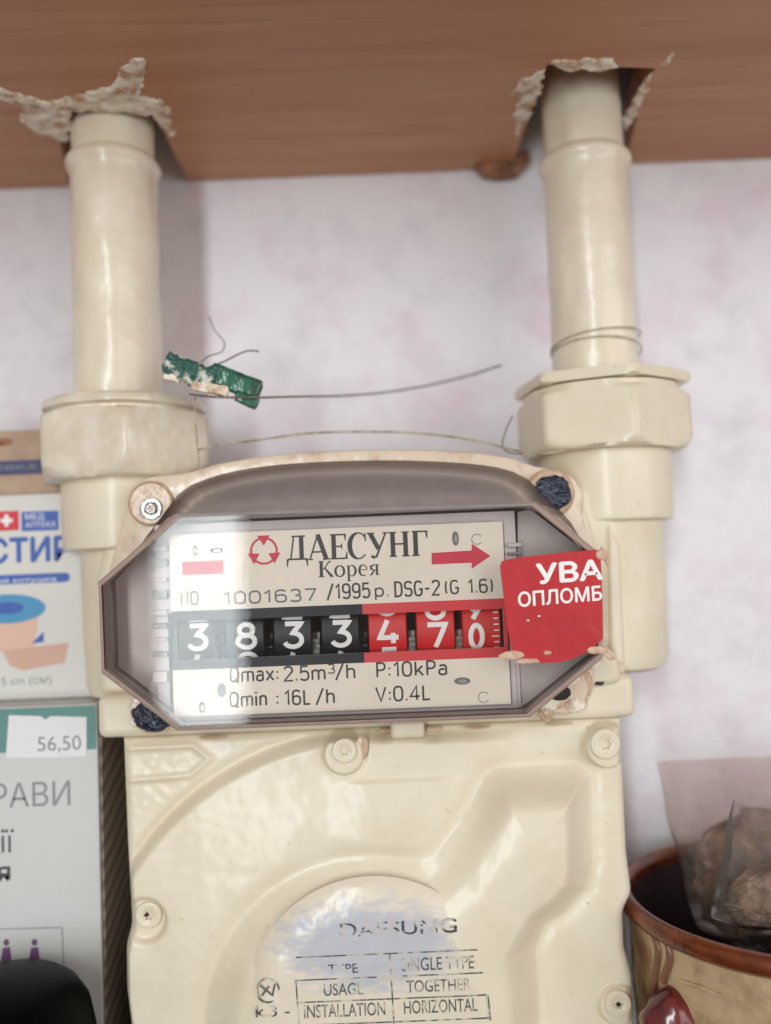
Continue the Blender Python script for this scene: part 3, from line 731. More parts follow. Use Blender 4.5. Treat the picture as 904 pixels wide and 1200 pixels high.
GL = {'0': (.52, [se(.26, .5, .23, .5, 0, 360, 24, .7)]), '1': (.34, [[(.04, .78), (.24, 1), (.24, 0)]]),
 '2': (.52, [se(.26, .74, .22, .26, 165, -15) + [(.03, 0), (.50, 0)]]), '3': (.5, [se(.23, .75, .2, .25, 150, -90), se(.23, .26, .23, .26, 90, -150)]),
 '4': (.54, [[(.38, 0), (.38, 1), (.02, .26), (.54, .26)]]), '5': (.52, [[(.46, 1), (.09, 1), (.06, .56)] + se(.26, .32, .23, .32, 125, -150)]),
 '6': (.54, six), '9': (.54, [[(.54 - a, 1 - b_) for a, b_ in q] for q in six]), '7': (.5, [[(.02, 1), (.48, 1), (.2, 0)]]),
 '/': (.42, [[(.0, -.1), (.40, 1.08)]]), '.': (.12, [[(.06, 0), (.06, .11)]]), ':': (.16, [[(.08, .08), (.08, .2)], [(.08, .52), (.08, .64)]]), '-': (.36, [[(.03, .46), (.33, .46)]]),
 'p': (.5, [[(.07, -.28), (.07, .68)], se(.26, .34, .2, .33, 160, -160)]),
 'D': (.54, [[(.07, .5), (.07, 0), (.2, 0)] + se(.22, .5, .28, .5, -90, 90, 14, .7) + [(.07, 1), (.07, .5)]]),
 'S': (.52, [se(.26, .75, .22, .25, 20, 262) + se(.26, .26, .22, .26, 82, -160)]), 'G': (.56, [se(.28, .5, .24, .5, 40, 330, 20, .7) + [(.52, .44), (.32, .44)]]),
 '(': (.26, [se(.34, .5, .24, .62, 135, 225)]), ')': (.26, [se(-.08, .5, .24, .62, 45, -45)]),
 'Q': (.58, [se(.27, .5, .24, .5, 0, 360, 24, .7), [(.30, .2), (.54, -.1)]]), 'O': (.56, [se(.28, .5, .25, .5, 0, 360, 24, .7)]),
 'N': (.56, [[(.06, 0), (.06, 1), (.50, 0), (.50, 1)]]), 'P': (.52, [[(.07, 0), (.07, 1), (.24, 1)] + se(.26, .74, .22, .26, 90, -90) + [(.07, .48)]]),
 'L': (.44, [[(.07, 1), (.07, 0), (.43, 0)]]), 'V': (.56, [[(.02, 1), (.28, 0), (.54, 1)]]),
 'm': (.80, [[(.06, 0), (.06, .68)], [(.06, .5)] + se(.24, .46, .17, .22, 150, 0, 8) + [(.41, 0)], [(.41, .5)] + se(.58, .46, .17, .22, 150, 0, 8) + [(.75, 0)]]),
 'n': (.50, [[(.06, 0), (.06, .68)], [(.06, .5)] + se(.26, .46, .18, .22, 150, 0, 8) + [(.44, 0)]]), 'h': (.50, [[(.06, 0), (.06, 1)], [(.06, .5)] + se(.26, .46, .18, .22, 150, 0, 8) + [(.44, 0)]]),
 'a': (.5, [[(.08, .60)] + se(.25, .46, .18, .22, 120, 0, 8) + [(.43, 0)], se(.24, .2, .19, .2, 60, 330, 12)]), 'x': (.5, [[(.03, 0), (.46, .68)], [(.03, .68), (.46, 0)]]),
 'i': (.16, [[(.08, 0), (.08, .68)], [(.08, .86), (.08, .98)]]), 'k': (.5, [[(.07, 0), (.07, 1)], [(.44, .68), (.09, .26)], [(.20, .40), (.47, 0)]]), ' ': (.34, [])}
def ptext(nm, s, a, b_, y, cap, m=ink, bold=0.0, D=None, par=None, wt_=.14):
    ik = Ink(flat(D or PD), .05); X0, Z0 = xz(a, y, D or PD); X1 = xz(b_, y, D or PD)[0]
    tot = sum(GL[c][0] for c in s) + .13 * (len(s) - 1); kx = (X1 - X0) / tot; kz = cap * (D or PD) / FOC; x = 0
    for c in s:
        for st in GL[c][1]: ik.ribbon([(X0 + (x + p[0]) * kx, Z0 + p[1] * kz) for p in st], wt_ * kz)
        x += GL[c][0] + .13
    return ik.build(nm, m, par or plate)
ptext('number_lettering', 'NO', 212, 233, 709, 15, ink_grey)
ptext('serial_number', '1001637', 262, 371, 708, 13.5, ink_grey, wt_=.16)
ptext('type_lettering', '/1995', 384, 434, 702, 16.5)
ptext('type_lettering', 'p.', 439, 456, 699, 14)
ptext('type_lettering', 'DSG-2', 462.5, 516, 699, 16.5)
ptext('type_lettering', '(G 1.6)', 521, 579, 696, 15)
def small_sup(): pass
ptext('rating_lettering', 'Qmax:', 270, 327, 799, 16)
ptext('rating_lettering', '2.5m', 333, 382, 798, 16)
ptext('rating_lettering', '3', 384.5, 393, 789, 10)
ptext('rating_lettering', '/h', 394, 417, 795.5, 16)
ptext('rating_lettering', 'P:10kPa', 441, 525, 793.5, 16)
ptext('rating_lettering', 'Qmin :', 270, 327, 828, 16)
ptext('rating_lettering', '16L', 334, 364, 826, 16)
ptext('rating_lettering', '/h', 371, 393, 824.5, 16)
ptext('rating_lettering', 'V:0.4L', 441, 504.5, 822, 16)
for k, (a, b_, rx, rz, mm) in enumerate([(229, 645, 3, 6, 1), (254, 645, 8, 3.4, 1), (534, 631, 4, 8.5, 0), (260, 809, 5, 8, 0), (542, 798, 9.5, 4.2, 0), (237, 829, 3.6, 6.5, 1)]):
    x, z = pl(a, b_); o = Ink(flat(PD), .05)
    o.disc(x, z, rx * PX, rz * PX); o.build('pin_hole', ink_grey, plate)
    o = Ink(flat(PD), .08); o.disc(x + .1, z - .1, rx * PX * .55, rz * PX * .55); o.build('pin', [plate_m, pinion_m][1 - mm], plate)
for a, b_ in ((559, 632), (567, 817)):
    x, z = pl(a, b_); Ink(flat(PD), .05).ribbon(arc(x, z, 6 * PX, 30, 330, 16), 0.9 * PX).build('punched_ring', ink_grey, plate)

# digit wheels
DIG = {
 '0': [[(.5 + .42 * math.cos(R(a)), .5 + .5 * math.sin(R(a))) for a in range(0, 361, 15)]],
 '1': [[(.3, .82), (.55, 1), (.55, 0)]],
 '2': [[(.08, .74)] + [(.5 + .4 * math.cos(R(a)), .68 + .32 * math.sin(R(a))) for a in range(160, -30, -15)] + [(.08, 0), (.95, 0)]],
 '3': [[(.08, 1), (.88, 1), (.46, .60)] + [(.46 + .44 * math.cos(R(a)), .30 + .30 * math.sin(R(a))) for a in range(80, -166, -15)]],
 '4': [[(.72, 0), (.72, .45)], [(.98, .26), (.04, .26), (.45, 1)]],
 '5': [[(.85, 1), (.25, 1), (.16, .58)] + [(.46 + .44 * math.cos(R(a)), .32 + .32 * math.sin(R(a))) for a in range(125, -150, -15)]],
 '6': [[(.72, 1), (.3, .62)] + [(.48 + .42 * math.cos(R(a)), .31 + .31 * math.sin(R(a))) for a in range(150, -211, -15)]],
 '7': [[(.04, 1), (.94, 1), (.42, 0)]],
 '8': [[(.5 + .34 * math.cos(R(a)), .76 + .24 * math.sin(R(a))) for a in range(0, 361, 15)], [(.5 + .43 * math.cos(R(a)), .27 + .27 * math.sin(R(a))) for a in range(0, 361, 15)]],
 '9': [[(.28, 0), (.7, .38)] + [(.52 + .42 * math.cos(R(a)), .69 + .31 * math.sin(R(a))) for a in range(-30, 331, 15)]],
}
RW = 12.4; CD = 225.9 + RW
wheels = [(231, 747, 3), (287.5, 745.5, 8), (343, 744.5, 3), (399, 743, 3), (454.5, 740.5, 4), (511, 745.5, 7), (565, 746, 0)]
zc = (wt + wb) / 2 + 0.25
for k, (a, b_, dgt) in enumerate(wheels):
    x = xz(a, b_, 226)[0]; z = xz(a, b_, 226)[1]; red = k > 3
    hw = 22.2 * 0.226
    V = []; F = []; n = 80
    for xx, rr_ in ((x - hw, RW - 1.2), (x - hw, RW - .25), (x - hw + .25, RW), (x + hw - .25, RW), (x + hw, RW - .25), (x + hw, RW - 1.2)):
        for j in range(n):
            t = 2 * math.pi * j / n; V.append((xx, CD - rr_ * math.cos(t), zc + rr_ * math.sin(t)))
    for i in range(5):
        for j in range(n):
            p = i * n + j; q = i * n + (j + 1) % n; F.append((p, q, q + n, p + n))
    F.append(tuple(range(n))); F.append(tuple(range(5 * n, 6 * n)))
    wh = mesh('digit_wheel', V, F, wheel_red if red else wheel_black, gm, 30)
    wh['label'] = ('red' if red else 'black') + ' counter wheel showing %d' % dgt
    a0 = math.asin((z - zc) / RW)
    f = lambda X, Z, h: (X, CD - (RW + h) * math.cos(Z / RW), zc + (RW + h) * math.sin(Z / RW))
    DW = 29 * .226 if k < 6 else 20 * .226; DH = 27 * .226
    for off in (-1, 0, 1):
        dd = (dgt + off) % 10; zz = a0 * RW - off * 36 / 180 * math.pi * RW
        ik = Ink(f, 0.04)
        xo = x + (0.3 if k < 6 else -1.4)
        for st in DIG[str(dd)]:
            ik.ribbon([(xo + (p[0] - .5) * DW * .8, zz + (p[1] - .5) * DH) for p in st], 5.6 * .226, step=0.4)
        ik.build('digit', digit_w, wh)
    if k == 6:
        ik = Ink(f, 0.04)
        for j in range(-8, 9):
            zz = a0 * RW + j * 2 * math.pi * RW / 50; L_ = 1.9 if j % 5 == 0 else 1.3
            ik.ribbon([(x + hw - .5 - L_, zz), (x + hw - .5, zz)], 0.3)
        ik.build('tick_marks', digit_w, wh)
    # rim notches left and right of each figure
for k in range(6):
    xa = xz((wheels[k][0] + wheels[k + 1][0]) / 2, 752, 230)[0]
    zz = xz((wheels[k][0] + wheels[k + 1][0]) / 2, 755 - k, 230)[1]
    V = []; F = []; n = 32
    for xx in (xa - .9, xa + .9):
        for j in range(n):
            t = 2 * math.pi * j / n; rr_ = 3.4 + .7 * (1 if (j // 2) % 2 else -1); V.append((xx, 232.5 - rr_ * math.cos(t), zz - 1.2 + rr_ * math.sin(t)))
    for j in range(n): F.append((j, (j + 1) % n, n + (j + 1) % n, n + j))
    F += [tuple(range(n)), tuple(range(n, 2 * n))]
    mesh('pinion', V, F, pinion_m if k in (2, 4, 5) else wheel_black, gm, 30)
pbox('painted_gap_shade', 205, 592, 700, 790, 249.0, 249.8, dark_m, gm)  # black sheet painting the shade in the gaps between the wheels

# the clear window: three lofted loops, 1.3 mm thick
def subdiv_loop(P, counts):
    out = []
    for i in range(len(P)):
        a, b_ = P[i], P[(i + 1) % len(P)]
        for j in range(counts[i]): t = j / counts[i]; out.append((a[0] + (b_[0] - a[0]) * t, a[1] + (b_[1] - a[1]) * t))
    return out
NA = 30
cnt = [4, NA, 4, 4, 4, 12, 4, 4]
fl = subdiv_loop(FRt, cnt)
cx_, cz_ = c0
bs = []
for i, (x, z) in enumerate(fl):
    bs.append((x + 1.2 * (1 if x > cx_ else -1) * min(1, abs(x - cx_) / 40), z + 0.8 * (1 if z > cz_ else -1)))
sp_ = spline([(a, b_, 0) for a, b_ in base_px_top], 20); ac = [0]
for i in range(1, len(sp_)): ac.append(ac[-1] + (sp_[i] - sp_[i - 1]).length)
arch = []
for j in range(NA + 1):
    d = ac[-1] * j / NA; i = min(max(int(np.searchsorted(ac, d)), 1), len(ac) - 1); f_ = (d - ac[i - 1]) / (ac[i] - ac[i - 1]); p = sp_[i - 1].lerp(sp_[i], f_)
    arch.append(xz(p.x, p.y, RD - .6))
for j in range(NA + 1): bs[4 + j] = arch[j]
# blend the two upper slants into the arch
s0, s1 = bs[0], arch[0]
for j in range(1, 4): bs[j] = (s0[0] + (s1[0] - s0[0]) * j / 4, s0[1] + (s1[1] - s0[1]) * j / 4)
s0, s1 = arch[NA], bs[NA + 8]
for j in range(1, 4): bs[NA + 4 + j] = (s0[0] + (s1[0] - s0[0]) * j / 4, s0[1] + (s1[1] - s0[1]) * j / 4)
HB = [tuple(at(196 + (628 - 196) * j / NA, 611.5 - 17.5 * j / NA, 226)) for j in range(NA + 1)]
HT = []
for j, (x, z) in enumerate(arch):
    k_ = 0.975; HT.append((cx_ + (x - cx_) * k_, 237.6, cz_ + (z - cz_) * k_))
V = HB + HT; nn = NA + 1
V += [(x, y + 1.5, z) for x, y, z in V]
F = [(j, j + 1, nn + j + 1, nn + j) for j in range(NA)] + [(2 * nn + j, 3 * nn + j, 3 * nn + j + 1, 2 * nn + j + 1) for j in range(NA)] + [(j, 2 * nn + j, 2 * nn + j + 1, j + 1) for j in range(NA)] + [(nn + j, nn + j + 1, 3 * nn + j + 1, 3 * nn + j) for j in range(NA)]
mesh('housing_hood', V, F, inner_m, gm, 50)
n = len(fl)
def inset(P, d): return [(x - d * (1 if x > cx_ else -1) * min(1, abs(x - cx_) / 50), z - d * (1 if z > cz_ else -1)) for x, z in P]
loops = [(bs, RD - 1.6), ([(b_[0] * .15 + f_[0] * .85, b_[1] * .15 + f_[1] * .85) for b_, f_ in zip(bs, fl)], 218.6), (fl, 216.8), (inset(fl, 0.35), 216.2), (inset(fl, 1.0), 216.0)]
V = []; F = []
for P, d in loops: V += [(x, d, z) for x, z in P]
for i in range(len(loops) - 1):
    for k in range(n):
        a = i * n + k; b2 = i * n + (k + 1) % n; F.append((a, b2, b2 + n, a + n))
F.append(tuple(range((len(loops) - 1) * n, len(loops) * n)))
cov = mesh('clear_cover', V, F, [lens_m, lens_edge, lens_top], gm, 50)
cov.data.polygons[len(cov.data.polygons) - 1].use_smooth = False
for i_, p in enumerate(cov.data.polygons):
    if i_ < 4 * n: p.material_index = 2 if 4 <= i_ % n < NA + 4 else 1
so = cov.modifiers.new('wall', 'SOLIDIFY'); so.thickness = 0.0012; so.offset = -1

# ------------------------------------------------------------------ red seal sticker on the window
SD = 215.85
stx = empty('seal_sticker', at(645, 705, SD), 'red rounded warning sticker with white cyrillic lettering on right side of window', 'sticker')
sp = [(593, 656), (603, 654), (650, 648.5), (699, 644), (704, 650), (706, 700), (707, 748), (698, 757), (688, 764), (672, 772), (655, 776), (636, 777), (618, 773), (604, 768), (600, 762), (594, 730), (588, 680), (586, 664), (588, 658)]
prism('sticker_sheet', [xz(a, b_, SD) for a, b_ in sp], SD - .12, SD + .08, stick_m, stx)
def stext(s, a, b_, y, cap, rot, bold): 
    X0, Z0 = xz(a, y, SD)
    f = lambda x, z, h: (x, SD - .12 - h, z + (x - X0) * math.tan(R(rot)))
    return text('lettering', s, a, b_, y, cap, SD, white_m, stx, f=f, bold=bold, h=.03)
stext('УВА', 630, 706, 684, 21, 2.0, 0.03)
stext('ОПЛОМБ', 608, 706, 711, 15.5, 2.4, 0.02)
crm = mat('peeled_adhesive', (0.55, 0.34, 0.25), 0.6, bumps=((700, .6),), var=(500, (0.68, .5, .38), .4, .6))
for k, (a, b_, c, d) in enumerate([(600, 768, 3.2, 1.1), (618, 775, 3.0, .7), (700, 762, 2.6, 1.0), (706, 650, 1.6, 1.4), (642, 765, 1.0, .5)]):
    o = blob('adhesive_residue', a, b_, SD - .1, 1, .35, crm, stx, 40 + k, c, d)
fr = [xz(a, b_, 217) for a, b_ in [(706, 640), (711, 648), (716, 661), (714, 664), (708, 655), (704, 648)]]
prism('peeled_shred', fr, 217.5, 218.2, crm, stx)
fr = [xz(a, b_, 218) for a, b_ in [(706, 752), (713, 762), (722, 772), (716, 774), (708, 768), (702, 762)]]
prism('peeled_shred', fr, 217.5, 218.5, crm, stx)
for a, b_ in ((619, 727), (632, 722)):
    x, z = xz(a, b_, SD); Ink(flat(SD - .12), .03).disc(x, z, .35, .2, 8).build('scratch', white_m, stx)

# ------------------------------------------------------------------ metal label on the lower hub, half painted over
LD = 228.05
def smear_mat(name, c1, c2, centre, rx, rz, lo, hi, nz=0.5, scale=160):
    """c2 shows inside a ragged ellipse round centre (m), c1 paint elsewhere"""
    M = mat(name, c1, 0.4, coat=0.4, bumps=((150, .5),)); nt = M.node_tree; N = nt.nodes; L = nt.links; b = N['Principled BSDF']
    g = N.new('ShaderNodeNewGeometry'); mp = N.new('ShaderNodeMapping'); mp.vector_type = 'TEXTURE'
    mp.inputs['Location'].default_value = centre; mp.inputs['Scale'].default_value = (rx, 1, rz)
    tc = N.new('ShaderNodeTexCoord'); L.new(tc.outputs['Object'], mp.inputs[0])
    ln = N.new('ShaderNodeVectorMath'); ln.operation = 'LENGTH'; L.new(mp.outputs[0], ln.inputs[0])
    n = N.new('ShaderNodeTexNoise'); n.inputs['Scale'].default_value = scale; n.inputs['Detail'].default_value = 4
    mp2 = N.new('ShaderNodeMapping'); mp2.inputs['Scale'].default_value = (0.6, 1, 1.6); L.new(tc.outputs['Object'], mp2.inputs[0]); L.new(mp2.outputs[0], n.inputs['Vector'])
    ma = N.new('ShaderNodeMath'); ma.operation = 'MULTIPLY_ADD'; ma.inputs[1].default_value = nz * 2; L.new(n.outputs[0], ma.inputs[0]); L.new(ln.outputs['Value'], ma.inputs[2])
    r = N.new('ShaderNodeMapRange'); r.inputs[1].default_value = lo; r.inputs[2].default_value = hi; r.inputs[3].default_value = 1; r.inputs[4].default_value = 0
    L.new(ma.outputs[0], r.inputs[0]); mx = N.new('ShaderNodeMix'); mx.data_type = 'RGBA'
    mx.inputs[6].default_value = (*c1, 1); mx.inputs[7].default_value = (*c2, 1); L.new(r.outputs[0], mx.inputs[0]); L.new(mx.outputs[2], b.inputs['Base Color'])
    return M
HX, HZ = xz(440, 1190, LD)
cm = at(432, 1108, LD) * .001
label_m = smear_mat('painted_over_metal_label', (0.73, 0.66, 0.54), (0.50, 0.515, 0.57), (cm.x, 0.2281, cm.z), 0.0255, 0.0125, 1.18, 1.60, 0.55, 330)
lab = empty('rating_label', (HX, LD, HZ), 'round grey rating label half covered by cream paint on the lower casing hub', 'label')
V = []; F = []; prof = [(0.01, 0), (10, 0), (20, 0), (24.5, 0), (27, .08), (29, .3), (31, .75), (33, 1.6), (34.5, 2.6)]
for r_, d in prof:
    for k in range(96): V.append((HX + r_ * math.cos(2 * math.pi * k / 96), LD - .25 + d, HZ + r_ * math.sin(2 * math.pi * k / 96)))
for i in range(len(prof) - 1):
    for k in range(96): F.append((i * 96 + k, i * 96 + (k + 1) % 96, i * 96 + 96 + (k + 1) % 96, i * 96 + 96 + k))
mesh('label_plate', V, F, label_m, lab, 60)
wear_ink = mat('worn_label_ink', (0.09, 0.10, 0.09), 0.5, var=(300, (0.60, 0.55, 0.45), 0.47, 0.60))
worse_ink = mat('mostly_painted_over_ink', (0.05, 0.05, 0.06), 0.5, var=(260, (0.56, 0.53, 0.50), 0.45, 0.50))
LF = LD - .25
def ltext(s, a, b_, y, cap, m=wear_ink): return text('lettering', s, a, b_, y, cap, LF, m, lab, h=.05, bold=0.005)
ltext('DAESUNG', 399, 536, 1098, 15, worse_ink)
ltext('TYPE', 385, 420, 1141, 10, worse_ink)
ltext('SINGLE TYPE', 471, 556, 1138, 14)
ltext('USAGE', 380, 426, 1167, 13)
ltext('TOGETHER', 477, 552, 1163, 13)
ltext('INSTALLATION', 357, 452, 1193, 14)
ltext('HORIZONTAL', 474, 560, 1188, 14)
ltext('MADE IN KOREA', 380, 520, 1222, 12)
ln_ = Ink(flat(LF), .04)
def lp(a, b_): return xz(a, b_, LF)
for a, b_ in (((347, 1122), (560, 1113)), ((345, 1149), (566, 1140)), ((347, 1175), (570, 1166)), ((348, 1202), (574, 1193)), ((347, 1149), (351, 1205)), ((457, 1118), (462, 1200)), ((572, 1166), (575, 1196))):
    ln_.ribbon([lp(*a), lp(*b_)], 1.6 * LF / FOC)
ln_.build('table_lines', wear_ink, lab)
x, z = lp(314, 1161); e = Ink(flat(LF), .04)
e.ribbon(arc(x, z, 13 * .228, 0, 300, 24), 2 * .228); e.ribbon([(x - 2.0, z + 1.4), (x + 1.2, z - 1.2), (x + 1.9, z + 1.6)], .5); e.ribbon([(x - 1.6, z - 1.2), (x + .4, z + 1.2)], .5)
e.build('stamp_mark', wear_ink, lab)
ltext('k.3 -', 300, 340, 1192, 12, worse_ink)

# ------------------------------------------------------------------ seal wires and the green seal
def A(px, py, D): return at(px, py, D)
gs = empty('plastic_seal', A(250, 447, 240), 'dark green plastic seal smeared with white paint beside the left nut', 'seal')
def bar(name, p0, p1, hw0, hw1, th, m, parent, wob=0.0, seed=0):
    """rounded flat bar from p0 to p1 with noise"""
    a = Vector(p0); b_ = Vector(p1); t = (b_ - a).normalized(); u = t.cross(Vector((0, 1, 0))).normalized(); v = t.cross(u)
    V = []; F = []; n = 20; rows = 22
    for i in range(rows):
        s = i / (rows - 1); c = a.lerp(b_, s); w_ = hw0 + (hw1 - hw0) * s
        e = min(1, math.sin(math.pi * min(max(s, .0), 1)) * 5 + .55)
        for k in range(n):
            al = 2 * math.pi * k / n; cx, cy = math.cos(al), math.sin(al)
            cx = math.copysign(abs(cx) ** .5, cx); cy = math.copysign(abs(cy) ** .5, cy)
            q = 1 + wob * mnoise.noise((s * 9 + seed, cx * 1.5, cy * 1.5))
            V.append(tuple(c + u * cx * w_ * e * q + v * cy * th * e * q))
    for i in range(rows - 1):
        for k in range(n):
            p = i * n + k; q = i * n + (k + 1) % n; F.append((p, q, q + n, p + n))
    F += [tuple(range(n)), tuple(range((rows - 1) * n, rows * n))]
    return mesh(name, V, F, m, parent, 60)
bar('seal_body', A(245, 436, 238), A(306, 460, 240), 3.0, 3.2, 1.8, green_m, gs, .08)
bar('seal_head', A(193, 424, 236), A(252, 448, 237), 2.9, 3.4, 2.0, green_paint, gs, .35, 3)
bar('seal_foot', A(276, 463, 238), A(303, 474, 239), 1.5, 1.9, 1.3, green_m, gs, .08, 5)
bar('paint_smear', A(226, 451, 235.5), A(268, 460, 236), 1.3, 1.5, 0.9, plaster, gs, .3, 8)
bar('paint_smear', A(192, 440, 235.5), A(212, 446, 236), 1.2, .8, 0.9, plaster, gs, .3, 9)
w1 = twisted('seal_wire', [A(245, 371, 262), A(252, 387, 256), A(263, 401, 250), A(260, 412, 246), A(246, 417, 242), A(236, 424, 238)], wire_m, None, r=.11, sep=.11)
tag(w1, 'short curled wire end rising above the green seal', 'wire')
w2 = twisted('seal_wire', [A(243, 431, 238), A(262, 424, 240), A(280, 415, 243), A(292, 411, 245), A(304, 412, 246)], wire_m, None, r=.15, sep=.15)
tag(w2, 'short twisted wire end pointing right above the green seal', 'wire')
w3 = twisted('seal_wire', [A(222, 462, 235.4), A(250, 465, 235.6), A(300, 466, 237), A(345, 465, 246), A(400, 464, 258), A(450, 460, 266), A(500, 452, 270), A(550, 440, 270), A(572, 433, 268), A(588, 428, 267)], wire_m, None, r=.19, sep=.24)
tag(w3, 'upper twisted wire running right from the green seal, its free end short of the pipe', 'wire')
w4 = twisted('seal_wire', [A(232, 527, 236.6), A(262, 521, 236), A(300, 516, 238), A(360, 508, 244), A(420, 506, 247), A(480, 507, 248), A(530, 512, 246), A(570, 519, 243), A(600, 527, 241), A(640, 531, 238.5), A(700, 521, 239.5), A(750, 518, 246), A(781, 528, 256)], wire_painted, None, r=.19, sep=.24)
tag(w4, 'lower paint-smeared twisted wire arching over the counter window between nuts', 'wire')
w5 = twisted('seal_wire', [A(229, 464, 238.5), A(229, 490, 237.2), A(231, 515, 237.2), A(233, 545, 239.5), A(222, 552, 240.5)], wire_painted, None, r=.15, sep=.15)
tag(w5, 'pale wire running straight down the face of the left nut', 'wire')
w6 = twisted('seal_wire', [A(601, 487, 248), A(593, 505, 246), A(589, 522, 244), A(596, 530, 242), A(612, 532, 240)], wire_m, None, r=.13, sep=.13)
tag(w6, 'thin wire loop hanging beside the left edge of the right nut', 'wire')
def turn(py0, py1, sag, a0=-112, a1=112):
    x0_, zA = xz(698, py0, AX); zB = xz(698, py1, AX)[1]
    return [Vector((x0_ + 13.75 * math.sin(R(t)), AX - 13.75 * math.cos(R(t)), zA + (zB - zA) * (t - a0) / (a1 - a0) + sag * math.cos(R(t)) )) for t in np.linspace(a0, a1, 15)]
w7 = twisted('seal_wire', turn(411, 417, 1.9), wire_painted, None, r=.13, sep=.13)
tag(w7, 'painted wire turn lowest on the right pipe, just above its nut', 'wire')

w8 = twisted('seal_wire', turn(409, 394, 0.9), wire_painted, None, r=.13, sep=.13)
tag(w8, 'painted wire turn slanting up round the right pipe, above the other turn', 'wire')

# ------------------------------------------------------------------ boxes at the left
def box_m(name, c): return mat(name, c, 0.5, bumps=((300, .1),))
card_white = box_m('white_carton', (0.66, 0.655, 0.63)); card_shaded = box_m('shaded_white_carton', (0.585, 0.595, 0.59)); card_kraft = mat('kraft_carton', (0.50, 0.36, 0.26), .7, var=(120, (.42, .30, .22), .4, .6))  # medicine carton's white is darkened to carry the light falloff there
navy = box_m('navy_print', (0.035, 0.04, 0.14)); blue = box_m('blue_print', (0.03, 0.10, 0.42)); sky_b = box_m('light_blue_print', (0.06, 0.28, 0.52))
redp = box_m('bright_red_print', (0.60, 0.02, 0.05)); skin = box_m('beige_print', (0.72, 0.47, 0.38)); skin2 = box_m('dark_beige_print', (0.62, 0.38, 0.30))
teal = box_m('teal_carton', (0.10, 0.25, 0.235)); paper = box_m('price_paper', (0.74, 0.75, 0.77)); grey_i = box_m('grey_print', (0.24, 0.25, 0.26)); dgrey = box_m('dark_grey_print', (0.07, 0.07, 0.08)); purple = box_m('purple_print', (0.17, 0.08, 0.20))
B1 = 262.0
def Q(a, b_, D): return xz(a, b_, D)
# plaster box
z_t = Q(34, 579, B1)[1]; z_b = Q(60, 819, B1)[1]; xr_ = Q(118, 700, B1)[0]; xl_ = Q(-150, 700, B1)[0]
pb = empty('plaster_box', ((xl_ + xr_) / 2, 275, z_b), 'white adhesive plaster box with blue lettering and a bandage roll picture', 'carton')
box('carton', xl_, xr_, B1, 290, z_b, z_t, card_white, pb, .5)
P1 = Ink(flat(B1), .04)
def rect(a, b_, c, d, D, m, par, name='print', h=.04):
    i = Ink(flat(D), h); mx = (a + c) / 2; my = (b_ + d) / 2
    x0, x1 = Q(a, my, D)[0], Q(c, my, D)[0]; z1, z0 = Q(mx, b_, D)[1], Q(mx, d, D)[1]
    i.poly([(x0, z0), (x1, z0), (x1, z1), (x0, z1)]); return i.build(name, m, par)
rect(-8, 599, 22.5, 622, B1, redp, pb)
x, z = Q(8, 610, B1); i = Ink(flat(B1), .07); s = .262
i.ribbon([(x - 7 * s, z), (x + 7 * s, z)], 4.5 * s); i.ribbon([(x, z - 7 * s), (x, z + 7 * s)], 4.5 * s); i.build('cross_mark', white_m, pb)
rect(25.5, 599, 69, 622, B1, blue, pb)
text('lettering', 'МЕД', 30, 52, 609, 6.5, B1, white_m, pb, h=.07); text('lettering', 'АПТЕКА', 30, 66, 618.5, 6, B1, white_m, pb, h=.07)
text('lettering', 'ПЛАСТИР', -92, 83, 663, 26, B1, blue, pb, h=.05, bold=.035)
i = Ink(flat(B1), .04); xa, za = Q(-60, 682, B1); xb = Q(77, 682, B1)[0]; i.ribbon([(xa, za), (xb, za)], 11 * s, cap=True); i.build('blue_bar', blue, pb)
text('lettering', 'медичний котушка', -50, 66, 685.5, 5, B1, white_m, pb, h=.07)
x, z = Q(3, 730, B1)
i = Ink(flat(B1), .04); i.poly([(x - 40 * s, z + 8 * s), (x + 42 * s, z + 8 * s), (x + 38 * s, z - 28 * s), (x + 20 * s, z - 34 * s), (x - 34 * s, z - 32 * s)]); i.build('roll_side_print', skin, pb)
i = Ink(flat(B1), .045); i.poly([(x + 0 * s, z - 32 * s), (x + 77 * s, z - 26 * s), (x + 72 * s, z - 49 * s), (x + 24 * s, z - 56 * s), (x + 8 * s, z - 50 * s)]); i.build('tape_end_print', skin2, pb)
i = Ink(flat(B1), .05); i.poly([(x + 34 * s, z - 25 * s), (x + 48 * s, z - 12 * s), (x + 48 * s, z - 24 * s)]); i.build('roll_edge_print', blue, pb)
i = Ink(flat(B1), .055); i.disc(x + 5 * s, z + 16 * s, 46 * s, 17 * s, 40); i.build('roll_face_print', sky_b, pb)
i = Ink(flat(B1), .08); i.disc(x + 7 * s, z + 17 * s, 18 * s, 7 * s, 30); i.build('roll_hole_print', blue, pb)
text('lettering', '5 cm (см)', 2, 61, 803, 9, B1, grey_i, pb, h=.05)
# kraft box on top of it
kb = empty('kraft_box', ((xl_ + xr_) / 2, 285, z_t), 'brown cardboard box with navy stripe standing on the plaster box', 'carton')
xk = Q(52, 540, 266)[0]; zk = Q(25, 504, 266)[1]
box('carton', xl_ + 3, xk + 6, 266, 292, z_t + .1, zk, card_kraft, kb, .5)
rect(-100, 541, 66, 558, 266, navy, kb)
text('lettering', 'УПАКОВКА', -60, 44, 554, 6, 266, grey_i, kb, h=.07)
i = Ink(flat(266), .05); x, z = Q(4, 518, 266); i.disc(x, z, 12 * .26, 5 * .26); i.build('brown_blot_print', rawwood, kb)
